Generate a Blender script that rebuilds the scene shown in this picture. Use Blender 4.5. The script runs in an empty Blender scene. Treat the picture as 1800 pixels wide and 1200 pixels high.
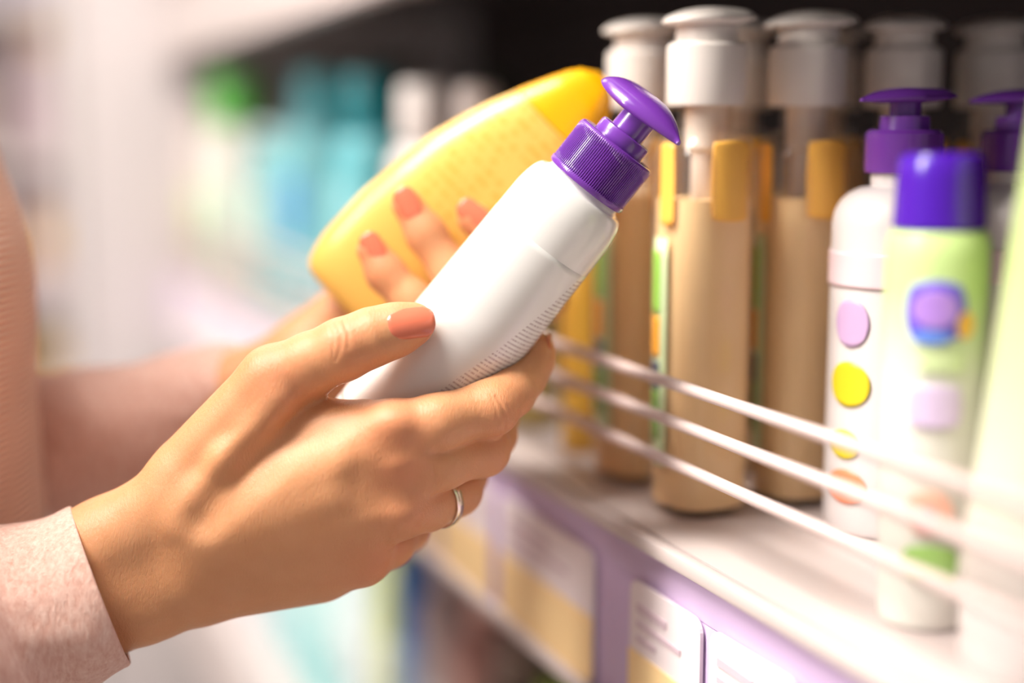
import bpy, bmesh, math, random
import numpy as np
from mathutils import Vector, Matrix

random.seed(7)
np.random.seed(7)
SC = bpy.context.scene
COL = SC.collection

# ------------------------------------------------------------------ camera, world, lights, exposure
FPX = 2500.0                      # 50 mm lens on a 36 mm sensor, 1800 px wide frame
CAM_H = 1.25
PITCH = math.atan(370.0 / FPX)    # horizon sits 370 px above the middle
cp, sp = math.cos(PITCH), math.sin(PITCH)
CF = np.array((0.0, cp, -sp)); CU = np.array((0.0, sp, cp)); CR = np.array((1.0, 0.0, 0.0))
C0 = np.array((0.0, 0.0, CAM_H))
D0 = 0.521                        # distance of the held bottle

cam_d = bpy.data.cameras.new('camera')
cam = bpy.data.objects.new('camera', cam_d); COL.objects.link(cam)
cam.location = C0
cam.rotation_euler = (math.pi / 2 - PITCH, 0, 0)
cam_d.lens = 50.0; cam_d.sensor_width = 36.0; cam_d.clip_start = 0.02; cam_d.clip_end = 60
cam_d.dof.use_dof = True
cam_d.dof.focus_distance = 0.501
cam_d.dof.aperture_fstop = 1.7
SC.camera = cam

SC.view_settings.view_transform = 'Standard'
SC.view_settings.look = 'None'
SC.view_settings.exposure = 0.26
SC.view_settings.gamma = 1.0
SC.view_settings.use_curve_mapping = False
SC.cycles.transparent_max_bounces = 40
SC.cycles.use_denoising = True

w = bpy.data.worlds.new('store_ambient'); SC.world = w; w.use_nodes = True
w.node_tree.nodes['Background'].inputs[0].default_value = (1.0, 0.95, 0.94, 1)
w.node_tree.nodes['Background'].inputs[1].default_value = 0.25

def area(name, loc, target, sx, sy, power, color=(1, 1, 1)):
    l = bpy.data.lights.new(name, 'AREA'); l.shape = 'RECTANGLE'; l.size = sx; l.size_y = sy
    l.energy = power; l.color = color
    o = bpy.data.objects.new(name, l); COL.objects.link(o)
    o.location = loc
    o.rotation_euler = (Vector(target) - Vector(loc)).to_track_quat('-Z', 'Y').to_euler()
    return o
# ceiling strips over the aisle, then an added fill lamp at the left
area('ceiling_lamp_light', (-0.50, 0.35, 2.86), (-0.1, 0.5, 1.1), 0.5, 1.9, 122, (1.0, 0.94, 0.86))
area('ceiling_lamp_light', (-0.75, 2.6, 2.86), (-0.55, 2.4, 1.0), 0.5, 1.9, 30, (1.0, 0.97, 0.93))
area('ceiling_lamp_light', (-2.05, -0.2, 2.86), (0.1, 0.6, 1.15), 0.5, 1.9, 98, (1.0, 0.94, 0.86))  # added lamp, aimed to brighten the shelf fronts

def px(x, y, z):
    """world point seen at pixel (x, y) of the 1800x1200 frame at depth z (m)"""
    return C0 + z * (CF + CR * ((x - 900.0) / FPX) + CU * ((600.0 - y) / FPX))
def ph(x, y, dz):
    """the same, dz millimetres in front of the held bottle's distance"""
    return px(x, y, D0 - dz * 0.001)

# ------------------------------------------------------------------ shelf frame of reference
YAW = math.atan(1010.0 / FPX * cp)
SV = np.array((-math.sin(YAW), math.cos(YAW), 0.0))     # along the shelf, away from us
NV = np.array((math.cos(YAW), math.sin(YAW), 0.0))      # into the shelf
SHELF_Z = CAM_H - 0.152
W0 = px(1235, 694, 0.522); W0[2] = 0.0
def sh(t, d, z):
    return W0 + t * SV + d * NV + np.array((0, 0, z))
def t_at(x, d, z=SHELF_Z + 0.08):
    u = (x - 900.0) / FPX
    b = W0 + d * NV
    h = z - CAM_H
    # b.x + t sx = u ((b.y + t sy) cp - h sp)
    return (u * (b[1] * cp - h * sp) - b[0]) / (SV[0] - u * SV[1] * cp)
def depth(p):
    return float(np.dot(np.asarray(p) - C0, CF))
def z_at(y, p):
    """world height over ground point p that shows at pixel row y"""
    q = (600.0 - y) / FPX
    Y = p[1]
    return CAM_H + Y * (q * cp - sp) / (cp + q * sp)
SHELF_ROT = math.atan2(NV[1], NV[0])   # rotation that sends local +x into the shelf

# ------------------------------------------------------------------ materials
def newmat(name):
    m = bpy.data.materials.new(name); m.use_nodes = True
    nt = m.node_tree
    return m, nt, nt.nodes['Principled BSDF']
def lin(c):
    return tuple((v / 12.92 if v <= 0.04045 else ((v + 0.055) / 1.055) ** 2.4) for v in (np.array(c) / 255.0))
def mat(name, rgb, rough=0.4, var=0.04, scale=30.0, spec=0.5, coat=0.0, bump=0.0, bscale=400.0, metallic=0.0, sss=0.0, trans=0.0):
    """plain surface with a little procedural mottling; rgb in 0-255"""
    m, nt, b = newmat(name)
    c = lin(rgb)
    tc = nt.nodes.new('ShaderNodeTexCoord')
    n = nt.nodes.new('ShaderNodeTexNoise'); n.inputs['Scale'].default_value = scale; n.inputs['Detail'].default_value = 3
    nt.links.new(tc.outputs['Object'], n.inputs['Vector'])
    r = nt.nodes.new('ShaderNodeMix'); r.data_type = 'RGBA'
    r.inputs[6].default_value = tuple(max(0, v * (1 - var)) for v in c) + (1,)
    r.inputs[7].default_value = tuple(min(1, v * (1 + var)) for v in c) + (1,)
    nt.links.new(n.outputs[0], r.inputs[0]); nt.links.new(r.outputs[2], b.inputs['Base Color'])
    b.inputs['Roughness'].default_value = rough; b.inputs['Specular IOR Level'].default_value = spec
    b.inputs['Coat Weight'].default_value = coat; b.inputs['Metallic'].default_value = metallic
    if sss:
        b.inputs['Subsurface Weight'].default_value = sss
        b.inputs['Subsurface Radius'].default_value = (1, .8, .7); b.inputs['Subsurface Scale'].default_value = 0.004
    if trans: b.inputs['Transmission Weight'].default_value = trans
    if bump:
        n2 = nt.nodes.new('ShaderNodeTexNoise'); n2.inputs['Scale'].default_value = bscale
        bp = nt.nodes.new('ShaderNodeBump'); bp.inputs['Strength'].default_value = bump; bp.inputs['Distance'].default_value = 0.001
        nt.links.new(tc.outputs['Object'], n2.inputs['Vector']); nt.links.new(n2.outputs[0], bp.inputs['Height'])
        nt.links.new(bp.outputs[0], b.inputs['Normal'])
    return m
def N(nt, kind, **kw):
    n = nt.nodes.new('ShaderNode' + kind)
    for k, v in kw.items(): setattr(n, k, v)
    return n
def MATH(nt, op, a, b=None, clamp=False):
    n = nt.nodes.new('ShaderNodeMath'); n.operation = op; n.use_clamp = clamp
    for i, v in enumerate((a, b)):
        if v is None: continue
        if isinstance(v, (int, float)): n.inputs[i].default_value = v
        else: nt.links.new(v, n.inputs[i])
    return n.outputs[0]

MC = {}
def cm(rgb, rough=0.38, **k):
    key = (tuple(rgb), rough, tuple(sorted(k.items())))
    if key not in MC: MC[key] = mat('plastic', rgb, rough, **k)
    return MC[key]
def clear(name, tint, dens, gloss=1.0):
    """thin see-through plastic or liquid: part diffuse tint, part clear, with a fresnel sheen"""
    m, nt, b = newmat(name)
    out = nt.nodes['Material Output']
    tr = nt.nodes.new('ShaderNodeBsdfTransparent'); df = nt.nodes.new('ShaderNodeBsdfDiffuse'); tl = nt.nodes.new('ShaderNodeBsdfTranslucent')
    gl = nt.nodes.new('ShaderNodeBsdfGlossy'); fr = nt.nodes.new('ShaderNodeFresnel')
    no = nt.nodes.new('ShaderNodeTexNoise'); no.inputs['Scale'].default_value = 22
    tc = nt.nodes.new('ShaderNodeTexCoord'); nt.links.new(tc.outputs['Object'], no.inputs['Vector'])
    mr = nt.nodes.new('ShaderNodeMapRange'); mr.inputs[3].default_value = dens * 0.85; mr.inputs[4].default_value = min(1, dens * 1.15)
    nt.links.new(no.outputs[0], mr.inputs[0])
    c = lin(tint) + (1,)
    df.inputs[0].default_value = c; tl.inputs[0].default_value = c
    tr.inputs[0].default_value = tuple(0.45 + 0.55 * v for v in c[:3]) + (1,)
    gl.inputs['Roughness'].default_value = 0.08; fr.inputs['IOR'].default_value = 1.4
    a = nt.nodes.new('ShaderNodeMixShader'); nt.links.new(df.outputs[0], a.inputs[1]); nt.links.new(tl.outputs[0], a.inputs[2]); a.inputs[0].default_value = 0.12
    bmx = nt.nodes.new('ShaderNodeMixShader'); nt.links.new(mr.outputs[0], bmx.inputs[0]); nt.links.new(tr.outputs[0], bmx.inputs[1]); nt.links.new(a.outputs[0], bmx.inputs[2])
    cmx = nt.nodes.new('ShaderNodeMixShader')
    if gloss:
        lw = nt.nodes.new('ShaderNodeLayerWeight'); lw.inputs[0].default_value = 0.5
        nt.links.new(MATH(nt, 'ADD', MATH(nt, 'MULTIPLY', MATH(nt, 'POWER', lw.outputs['Facing'], 4.0), .55), .04), cmx.inputs[0])
    else:
        cmx.inputs[0].default_value = 0.0
    nt.links.new(bmx.outputs[0], cmx.inputs[1]); nt.links.new(gl.outputs[0], cmx.inputs[2])
    nt.links.new(cmx.outputs[0], out.inputs['Surface'])
    return m

# ------------------------------------------------------------------ object helpers
def link(name, me, m=None, parent=None, smooth=True, kind=None):
    o = bpy.data.objects.new(name, me); COL.objects.link(o)
    if m is not None: me.materials.append(m)
    if smooth:
        me.polygons.foreach_set('use_smooth', [True] * len(me.polygons))
    if parent is not None: o.parent = parent
    if kind: o['kind'] = kind
    return o
def pydata(name, v, f, m=None, parent=None, smooth=True, kind=None, sharp=None):
    me = bpy.data.meshes.new(name)
    me.from_pydata([tuple(map(float, p)) for p in v], [], [tuple(map(int, q)) for q in f]); me.update()
    o = link(name, me, m, parent, smooth, kind)
    if sharp is not None: sharpen(me, sharp)
    return o
def sharpen(me, deg):
    bm = bmesh.new(); bm.from_mesh(me)
    lim = math.radians(deg)
    for e in bm.edges:
        e.smooth = not (len(e.link_faces) == 2 and e.calc_face_angle(0) > lim)
    bm.to_mesh(me); bm.free()
def thing(name, label, cat, loc=(0, 0, 0), rot=None, group=None):
    o = bpy.data.objects.new(name, None); COL.objects.link(o)
    o.empty_display_size = 0.02
    o.location = tuple(map(float, loc))
    if rot is not None:
        if isinstance(rot, (int, float)): o.rotation_euler = (0, 0, rot)
        else: o.rotation_euler = rot
    o['label'] = label; o['category'] = cat
    if group: o['group'] = group
    return o
def dup(root, loc, label, rot=None):
    r = root.copy(); COL.objects.link(r); r.location = tuple(map(float, loc)); r['label'] = label
    if rot is not None: r.rotation_euler = (0, 0, rot)
    for ch in list(root.children):
        c = ch.copy(); COL.objects.link(c); c.parent = r
        for g in ch.children:
            d = g.copy(); COL.objects.link(d); d.parent = c
    return r
def lathe_vf(prof, seg=48, oval=1.0, sq=2.0, cap=True, rib=0, ribamp=0.0, ribz=None):
    v, f = [], []
    for (z, r) in prof:
        for i in range(seg):
            a = 2 * math.pi * i / seg
            c, s = math.cos(a), math.sin(a)
            k = (abs(c) ** sq + abs(s) ** sq) ** (-1.0 / sq)
            rr = r * k
            if rib and ribz[0] <= z <= ribz[1]:
                rr += ribamp * (min(1, abs(math.sin(a * rib / 2)) * 1.25) - 1)
            v.append((rr * c, rr * s * oval, z))
    n = len(prof)
    for j in range(n - 1):
        for i in range(seg):
            i2 = (i + 1) % seg
            f.append((j * seg + i, j * seg + i2, (j + 1) * seg + i2, (j + 1) * seg + i))
    if cap:
        f.append(tuple(range(seg - 1, -1, -1))); f.append(tuple((n - 1) * seg + i for i in range(seg)))
    return v, f
def lathe(name, prof, m, parent=None, seg=48, oval=1.0, sq=2.0, sharp=40, **k):
    v, f = lathe_vf(prof, seg, oval, sq, **k)
    return pydata(name, v, f, m, parent, True, None, sharp)
def rounded(z0, z1, r, e, n=5, e0=None):
    """profile of a cylinder with rounded bottom (e0) and top (e) edges"""
    e0 = e if e0 is None else e0
    p = []
    for i in range(n + 1):
        a = math.pi / 2 * i / n
        p.append((z0 + e0 * (1 - math.sin(a)) , r - e0 * (1 - math.cos(math.pi/2 - a)) ) if False else (z0 + e0 * (1 - math.cos(a)), r - e0 + e0 * math.sin(a)))
    for i in range(n + 1):
        a = math.pi / 2 * i / n
        p.append((z1 - e + e * math.sin(a), r - e + e * math.cos(a)))
    return p
def box_vf(x0, x1, y0, y1, z0, z1):
    v = [(x, y, z) for z in (z0, z1) for y in (y0, y1) for x in (x0, x1)]
    f = [(0, 2, 3, 1), (4, 5, 7, 6), (0, 1, 5, 4), (2, 6, 7, 3), (0, 4, 6, 2), (1, 3, 7, 5)]
    return v, f
def box(name, x0, x1, y0, y1, z0, z1, m, parent=None, bev=0.0, kind=None, seg=2):
    v, f = box_vf(x0, x1, y0, y1, z0, z1)
    o = pydata(name, v, f, m, parent, False, kind)
    if bev:
        bm = bmesh.new(); bm.from_mesh(o.data)
        bmesh.ops.bevel(bm, geom=list(bm.edges), offset=bev, segments=seg, profile=0.5, affect='EDGES')
        bm.to_mesh(o.data); bm.free()
        o.data.polygons.foreach_set('use_smooth', [True] * len(o.data.polygons)); sharpen(o.data, 35)
    return o
def tube_vf(pts, rad, seg=12, close=True):
    pts = [Vector(p) for p in pts]; v, f = [], []
    up = Vector((0.0123, 0.0456, 1))
    for i, p in enumerate(pts):
        d = (pts[min(i + 1, len(pts) - 1)] - pts[max(i - 1, 0)]).normalized()
        a = d.cross(up)
        if a.length < 1e-4: a = d.cross(Vector((1, 0, 0)))
        a.normalize(); b = d.cross(a)
        r = rad[i] if hasattr(rad, '__len__') else rad
        for k in range(seg):
            t = 2 * math.pi * k / seg
            v.append(tuple(p + a * (r * math.cos(t)) + b * (r * math.sin(t))))
    for i in range(len(pts) - 1):
        for k in range(seg):
            k2 = (k + 1) % seg
            f.append((i * seg + k, (i + 1) * seg + k, (i + 1) * seg + k2, i * seg + k2))
    if close:
        f.append(tuple(range(seg))); n = len(pts) - 1
        f.append(tuple(n * seg + k for k in range(seg - 1, -1, -1)))
    return v, f
def join_vf(*parts):
    V, F = [], []
    for v, f in parts:
        o = len(V); V += list(v); F += [tuple(i + o for i in q) for q in f]
    return V, F
def wrap(name, rfun, a0, a1, z0, z1, m, parent, oval=1.0, sq=2.0, off=0.0004, n=16, nz=10, th=0.0003, outline=None):
    """a label bent round a bottle: angle a0..a1 (deg), height z0..z1; outline: 0.5 for an oval, less for a rounded square"""
    v, f, idx = [], [], {}
    for layer, o in ((0, off + th), (1, off)):
        for j in range(nz + 1):
            for i in range(n + 1):
                u, q = i / n, j / nz
                if outline is not None:      # square grid pressed into a smooth oval
                    uu, qq = u * 2 - 1, q * 2 - 1
                    u, q = .5 + .5 * uu * math.sqrt(1 - qq * qq * outline), .5 + .5 * qq * math.sqrt(1 - uu * uu * outline)
                a = math.radians(a0 + (a1 - a0) * u); z = z0 + (z1 - z0) * q
                r = (rfun(z) + o) * (abs(math.cos(a)) ** sq + abs(math.sin(a)) ** sq) ** (-1.0 / sq)
                idx[(layer, i, j)] = len(v); v.append((r * math.cos(a), r * oval * math.sin(a), z))
    keep = {(i, j) for i in range(n) for j in range(nz)}
    for (i, j) in keep:
        q = lambda l: (idx[(l, i, j)], idx[(l, i + 1, j)], idx[(l, i + 1, j + 1)], idx[(l, i, j + 1)])
        f.append(q(0)); f.append(q(1)[::-1])
        for (di, dj, e) in ((-1, 0, ((i, j), (i, j + 1))), (1, 0, ((i + 1, j + 1), (i + 1, j))), (0, -1, ((i + 1, j), (i, j))), (0, 1, ((i, j + 1), (i + 1, j + 1)))):
            if (i + di, j + dj) not in keep:
                (p, r) = e
                f.append((idx[(0,) + p], idx[(0,) + r], idx[(1,) + r], idx[(1,) + p]))
    return pydata(name, v, f, m, parent, True)
ell = 0.5
PURP = mat('purple_plastic', (112, 54, 160), 0.24, .03, 60, coat=0.35)
def orient(origin, zdir, xhint):
    z = Vector(zdir).normalized(); x = Vector(xhint); x = (x - z * x.dot(z)).normalized(); y = z.cross(x)
    m = Matrix((x, y, z)).transposed().to_4x4(); m.translation = Vector(origin)
    return m
def pump_vf_head(Lb, Lf, Wd, top, bot, pointed=1.0, nu=40, nv=28):
    """saucer-like pump button: x from -Lb (thumb end, slightly hollow) to +Lf (spout)"""
    v, f = [], []
    for i in range(nu + 1):
        u = i / nu
        x = -Lb + (Lb + Lf) * u
        q = max(-1.0, min(1.0, x / (Lf if x > 0 else Lb)))
        if x > 0: hw = Wd / 2 * (1 - abs(q) ** (1.55 if pointed else 2.2)) ** (.95 if pointed else .55)
        else: hw = Wd / 2 * (1 - abs(q) ** 4 * .34)
        hw = max(hw, .0010)
        tp = top * (1 - .80 * q * q if x > 0 else 1 - .25 * q * q)
        bt = bot * (1 - .8 * q * q)
        zoff = -0.0012 * q * q if x > 0 else 0.0006 * q * q
        for k in range(nv):
            a = 2 * math.pi * k / nv
            c, s = math.cos(a), math.sin(a)
            yy = hw * math.copysign(abs(c) ** .8, c)
            zz = (tp * abs(s) ** 1.15 if s > 0 else -bt * abs(s) ** .75)
            xx = x
            if x < 0:
                xx = x + .0040 * (abs(q) ** 5) * (1 - (yy / hw) ** 2)
            v.append((xx, yy, zz + zoff))
    for i in range(nu):
        for k in range(nv):
            k2 = (k + 1) % nv
            f.append((i * nv + k, (i + 1) * nv + k, (i + 1) * nv + k2, i * nv + k2))
    f.append(tuple(range(nv))); f.append(tuple(nu * nv + k for k in range(nv - 1, -1, -1)))
    return v, f
def fixn(o):
    bm = bmesh.new(); bm.from_mesh(o.data); bmesh.ops.recalc_face_normals(bm, faces=bm.faces); bm.to_mesh(o.data); bm.free(); return o
# ------------------------------------------------------------------ the shop: floor, ceiling, walls
def structure(name, x0, x1, y0, y1, z0, z1, m, bev=0):
    return box(name, x0, x1, y0, y1, z0, z1, m, None, bev, 'structure')
def tile_mat():
    m, nt, b = newmat('floor_tile')
    tc = N(nt, 'TexCoord'); br = N(nt, 'TexBrick'); br.offset = 0
    br.inputs['Scale'].default_value = 1; br.inputs['Brick Width'].default_value = .5; br.inputs['Row Height'].default_value = .5; br.inputs['Mortar Size'].default_value = .004
    br.inputs['Color1'].default_value = lin((168, 158, 150)) + (1,); br.inputs['Color2'].default_value = lin((160, 150, 143)) + (1,); br.inputs['Mortar'].default_value = lin((120, 114, 110)) + (1,)
    nt.links.new(tc.outputs['Object'], br.inputs['Vector']); nt.links.new(br.outputs[0], b.inputs['Base Color']); b.inputs['Roughness'].default_value = .25
    return m
structure('floor', -4, 3, -3, 8, -.05, 0, tile_mat())
structure('ceiling', -4, 3, -3, 8, 2.9, 2.95, mat('ceiling_paint', (238, 235, 232), .9, .02, 3))
structure('wall_back', -4, 3, 7.5, 7.6, 0, 2.9, mat('wall_paint', (238, 230, 230), .9, .02, 3))
LAMPM, nt_, b_ = newmat('lit_diffuser')
b_.inputs['Emission Color'].default_value = (1, .97, .92, 1); b_.inputs['Emission Strength'].default_value = 3.0
for k_, (x, y, lab) in enumerate(((-.50, .35, 'ceiling light panel above the person'), (-.75, 2.6, 'ceiling light panel farther down the aisle'), (-2.05, -.2, 'added ceiling light panel at the left, brightening the shelf fronts'))):  # last panel is added to go with the fill lamp
    t = thing('ceiling_light', lab, 'ceiling light', (x, y, 2.9))
    box('light_frame', -.27, .27, -.97, .97, -.028, 0, cm((235, 235, 235)), t)
    box('diffuser', -.25, .25, -.95, .95, -.034, -.0285, LAMPM, t)

# ------------------------------------------------------------------ shelf unit
WHITE_M = mat('white_powder_coat', (200, 187, 185), .4, .02, 12)
DARK_M = mat('shade_brown', (52, 38, 38), .6, .08, 12)  # shade under the upper shelf put into the colour; back panel shares it
LILAC = mat('lilac_strip', (206, 182, 220), .35, .03, 20)
WIREM = mat('pale_wire', (214, 192, 188), .3, .02, 50)
T0 = -0.42; T1 = t_at(312, 0.0)
def shelf_thing(name, label, cat, t, d, z): return thing(name, label, cat, sh(t, d, z), SHELF_ROT)
# local frame of anything placed this way: +x into the shelf, +y along it away from us
LEN = T1 - T0
U = shelf_thing('shelving_unit', 'tall white shelving frame with dark back panel behind the toiletries', 'shelving', T0, 0, 0)
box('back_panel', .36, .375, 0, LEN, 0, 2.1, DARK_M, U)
box('foot_bar', .3755, .41, 0, LEN, 0, .12, WHITE_M, U)
for yy in (.02, LEN - .05): box('upright', .3755, .41, yy, yy + .03, 0.12, 2.1, WHITE_M, U)
E = shelf_thing('end_panel', 'tall white end panel closing the far end of the shelving', 'panel', T1 + .012, 0, 0)
box('panel_sheet', -.115, .40, 0, .03, 0, 2.1, mat('panel_paint', (192, 183, 184), .5, .03, 6), E, .004)
box('panel_edge', -.128, -.1155, -.006, .036, 0, 2.1, cm((206, 198, 198)), E, .003)

RH = 0.085     # height of the price rail
def shelf(z, label, under, rail_m):
    s = shelf_thing('shelf', label, 'shelf', T0, 0, z)
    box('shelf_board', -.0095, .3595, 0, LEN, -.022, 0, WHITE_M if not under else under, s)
    box('price_rail', -.010, -.001, 0, LEN, -RH, -.0225, rail_m, s, .0008)
    box('rail_strip', -.0101, -.0096, 0, LEN, -.0222, -.0062, rail_m, s)
    box('rail_lip', -.016, -.0105, 0, LEN, -.006, .0, WHITE_M, s, .001)
    box('rail_lip', -.016, -.0105, 0, LEN, -RH, -RH + .006, WHITE_M, s, .001)
    return s
S1 = shelf(SHELF_Z, 'white shelf with lilac price rail, carrying the pump bottles', None, LILAC)
S2 = shelf(SHELF_Z + .230 + RH, 'upper shelf with white price rail and underside coloured dark for shade, above the pump bottles', DARK_M, WHITE_M)
S0 = shelf(SHELF_Z - .345, 'lower shelf below the lilac price rail', None, WHITE_M)
# wire guard in front of the pump bottles
wz = [z_at(yv, sh(t_at(1235, -.004, SHELF_Z), -.004, 0)) - SHELF_Z for yv in (694, 763, 838)]
WG = shelf_thing('wire_guard', 'pale wire guard of three rails along the shelf edge', 'wire guard', T0, 0, SHELF_Z)
for z in wz:
    v, f = tube_vf([(-.004, 0, z), (-.004, LEN, z)], .0023, 10); pydata('wire', v, f, WIREM, WG)
yy = .10
while yy < LEN:
    v, f = tube_vf([(-.0005, yy, 0.0003), (-.0005, yy, wz[0] + .001)], .0016, 8)
    pydata('wire_post', v, f, WIREM, WG); yy += .62
# price cards: pixel columns where their edges show
CARDW = mat('white_card', (236, 224, 228), .5, .02, 40); CARDY = mat('yellow_card', (255, 220, 162), .5, .03, 40)
def card_ink():
    m, nt, b = newmat('card_print'); b.inputs['Base Color'].default_value = lin((206, 184, 196)) + (1,); b.inputs['Roughness'].default_value = .6; return m
INK = card_ink()
cards = [((318, 352), 0, 'small white price card at the far end of the lilac rail'), ((358, 396), 0, 'pale price card second from the far end of the lilac rail'), ((402, 462), 0, 'pale price card third from the far end of the lilac rail'), ((468, 532), 0, 'pale price card fourth from the far end of the lilac rail'),
         ((540, 640), 1, 'white over yellow price card on the lilac rail, behind the hand'),
         ((655, 770), 1, 'white over yellow price card just left of the ringed finger'),
         ((782, 866), 1, 'white over yellow price card beside the ring finger'),
         ((884, 1048), 1, 'wide white over yellow price card right of the ringed finger'),
         ((1113, 1236), 1, 'white over yellow price card right of the broad lilac gap'),
         ((1252, 1402), 0, 'plain white price card with rounded corner, right of the narrow lilac gap'),
         ((1640, 1790), 0, 'white price card at the near end of the lilac rail')]
def rounded_card(name, x0, x1, L, h, r, m, parent, top=True):
    o = []
    for (cy, cz, a0, on) in ((r, r, 180, True), (L - r, r, 270, True), (L - r, h - r, 0, top), (r, h - r, 90, top)):
        if not on:
            o.append((0 if a0 == 90 else L, h)); continue
        for k in range(7):
            a = math.radians(a0 + 15 * k); o.append((cy + r * math.cos(a), cz + r * math.sin(a)))
    n = len(o)
    v = [(x0, a, b) for a, b in o] + [(x1, a, b) for a, b in o]
    f = [tuple(range(n - 1, -1, -1)), tuple(range(n, 2 * n))] + [(i, (i + 1) % n, n + (i + 1) % n, n + i) for i in range(n)]
    return fixn(pydata(name, v, f, m, parent, False))
for (xa, xb), yel, lab in cards:
    ta, tb = t_at(xb, -.011, SHELF_Z - .04), t_at(xa, -.011, SHELF_Z - .04)
    c = thing('price_card', lab, 'price card', sh(ta, -.0125, SHELF_Z - .0785), SHELF_ROT, None)
    Lc = tb - ta
    rounded_card('card_face', 0, .0014, Lc, .0575, .006, CARDW, c)
    if yel: rounded_card('price_band', -.0006, -.0001, Lc, .029, .006, CARDY, c, False)
    for (a0, a1, h0, h1) in ((.12, .55, .046, .049), (.12, .75, .040, .042), (.12, .4, .034, .036)):
        box('printed_line', -.0006, -.0001, Lc * (1 - a1), Lc * (1 - a0), h0, h1, INK, c)
    if not yel:
        box('printed_line', -.0006, -.0001, Lc * .35, Lc * .8, .012, .020, INK, c)
# peg and shiny knob hanging under the upper shelf
kt = t_at(722, .05, SHELF_Z + .17)
zt = SHELF_Z + .230 + RH - .022
K = shelf_thing('hanging_hook', 'small shiny metal hook hanging under the upper shelf above the teal bottles', 'hook', kt, .06, zt)
v, f = tube_vf([(0, 0, .0), (0, 0, -.03)], .0022, 10); pydata('hook_rod', v, f, cm((190, 170, 165), .3), K)
v, f = lathe_vf([(-.045 + .008 - .008 * math.cos(a), max(.0002, .008 * math.sin(a))) for a in np.linspace(0, math.pi, 14)], 24)
pydata('hook_knob', v, f, mat('bright_metal', (235, 215, 205), .35, .02, 90, metallic=.6), K)

# ------------------------------------------------------------------ products: builders (local z up, local -x faces the aisle)
def rounded_profile(h, r, e=.004, top_e=.006):
    p = [(0, r - e), (e * .3, r - e * .3), (e, r)]
    for i in range(1, 7): p.append((e + (h - e - top_e) * i / 6, r))
    for i in range(1, 6):
        a = math.pi / 2 * i / 5; p.append((h - top_e + top_e * math.sin(a), r - top_e + top_e * math.cos(a)))
    return p
SHELL = clear('clear_bottle_wall', (253, 248, 242), .05)
LIQ = clear('peach_liquid', (255, 222, 170), .97, 0)
OREFR = mat('orange_refraction', (255, 190, 84), .45, .04, 60)  # orange refraction in the clear bottles, put in as surface colour
WPL = cm((236, 228, 222), .35)
TUBEM = cm((232, 222, 214), .4)
NAVY = cm((58, 64, 88)); LIME = cm((150, 206, 80)); ORANGE = cm((246, 170, 40)); PALEG = cm((214, 232, 186))
def pump_bottle(loc, label, rot):
    t = thing('pump_bottle', label, 'bottle', loc, rot)
    Hs = PB_H
    r = .0180
    prof = [(0, r - .004), (.001, r - .0012), (.004, r)] + [(.004 + (Hs - .02) * i / 8, r) for i in range(1, 9)]
    for i in range(1, 8):
        a = math.pi / 2 * i / 7; prof.append((Hs - .016 + .013 * math.sin(a), .0095 + (r - .0095) * math.cos(a)))
    prof.append((Hs + .006, .0095))
    lathe('bottle_body', prof, SHELL, t, seg=56, sq=3.0, cap=True)
    lq = [(.0025, r - .005), (.004, r - .0016)] + [(.004 + (Hs - .034) * i / 6, r - .0016) for i in range(1, 7)]
    lathe('liquid', lq, LIQ, t, seg=48, sq=3.0)
    rf = lambda z: r + .0002
    wrap('refraction_patch', rf, 171, 198, Hs - .040, Hs - .008, OREFR, t, n=24, nz=20, outline=.15)  # orange patches stand in for refraction through the bottle
    wrap('refraction_patch', rf, 243, 300, Hs - .038, Hs - .007, OREFR, t, n=24, nz=20, outline=.12)
    # side label with green, orange and navy bands
    lb = wrap('side_label', rf, 126, 188, .02, Hs - .045, PALEG, t)
    for (q0, q1, mm_) in ((Hs - .075, Hs - .05, LIME), (Hs - .092, Hs - .076, ORANGE), (Hs - .125, Hs - .094, NAVY), (.03, .05, LIME)):
        wrap('label_band', rf, 132, 176, q0, q1, mm_, lb, off=.0009)
    c0 = PB_C0; c1 = PB_C1; hd_ = PB_HEAD
    fixn(lathe('screw_collar', [(c0, .0140), (c0, .0150), (c0 + .001, .0154), (c1 - .0014, .0154), (c1, .0142), (c1, .0122), (c1 + .006, .0118), (c1 + .0068, .0108), (c1 + .0068, .004)], WPL, t, 56))
    pv, pf = pump_vf_head(.0165, .0185, .031, .0050, .0026, pointed=0)
    p2 = fixn(pydata('pump_button', [(-x, -y, z + hd_ - .005) for x, y, z in pv], pf, WPL, t))
    s_ = fixn(lathe('pump_stem', [(c1 + .002, .0060), (hd_ - .006, .0072)], WPL, t, 24))
    fixn(lathe('pump_housing', [(Hs - .048, .0042), (Hs - .040, .0052), (Hs - .012, .0054), (Hs - .010, .0080), (c0 + .002, .0080)], TUBEM, t, 24))
    v_, f_ = tube_vf([(0, 0, .006), (0.001, 0, Hs * .5), (0, 0, Hs - .046)], .0026, 10)
    pydata('dip_tube', v_, f_, TUBEM, t)
    return t
tA = t_at(1235, .0235, SHELF_Z + .1)
pA = sh(tA, .0235, 0)
def hh(y, p): return z_at(y, p) - SHELF_Z
PB_H = hh(214, pA); PB_C0 = hh(186, pA); PB_C1 = hh(76, pA); PB_HEAD = hh(10, pA) - .0005
WORD = ['first', 'second', 'third', 'fourth', 'fifth']
SP = .0463
proto = None
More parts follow.
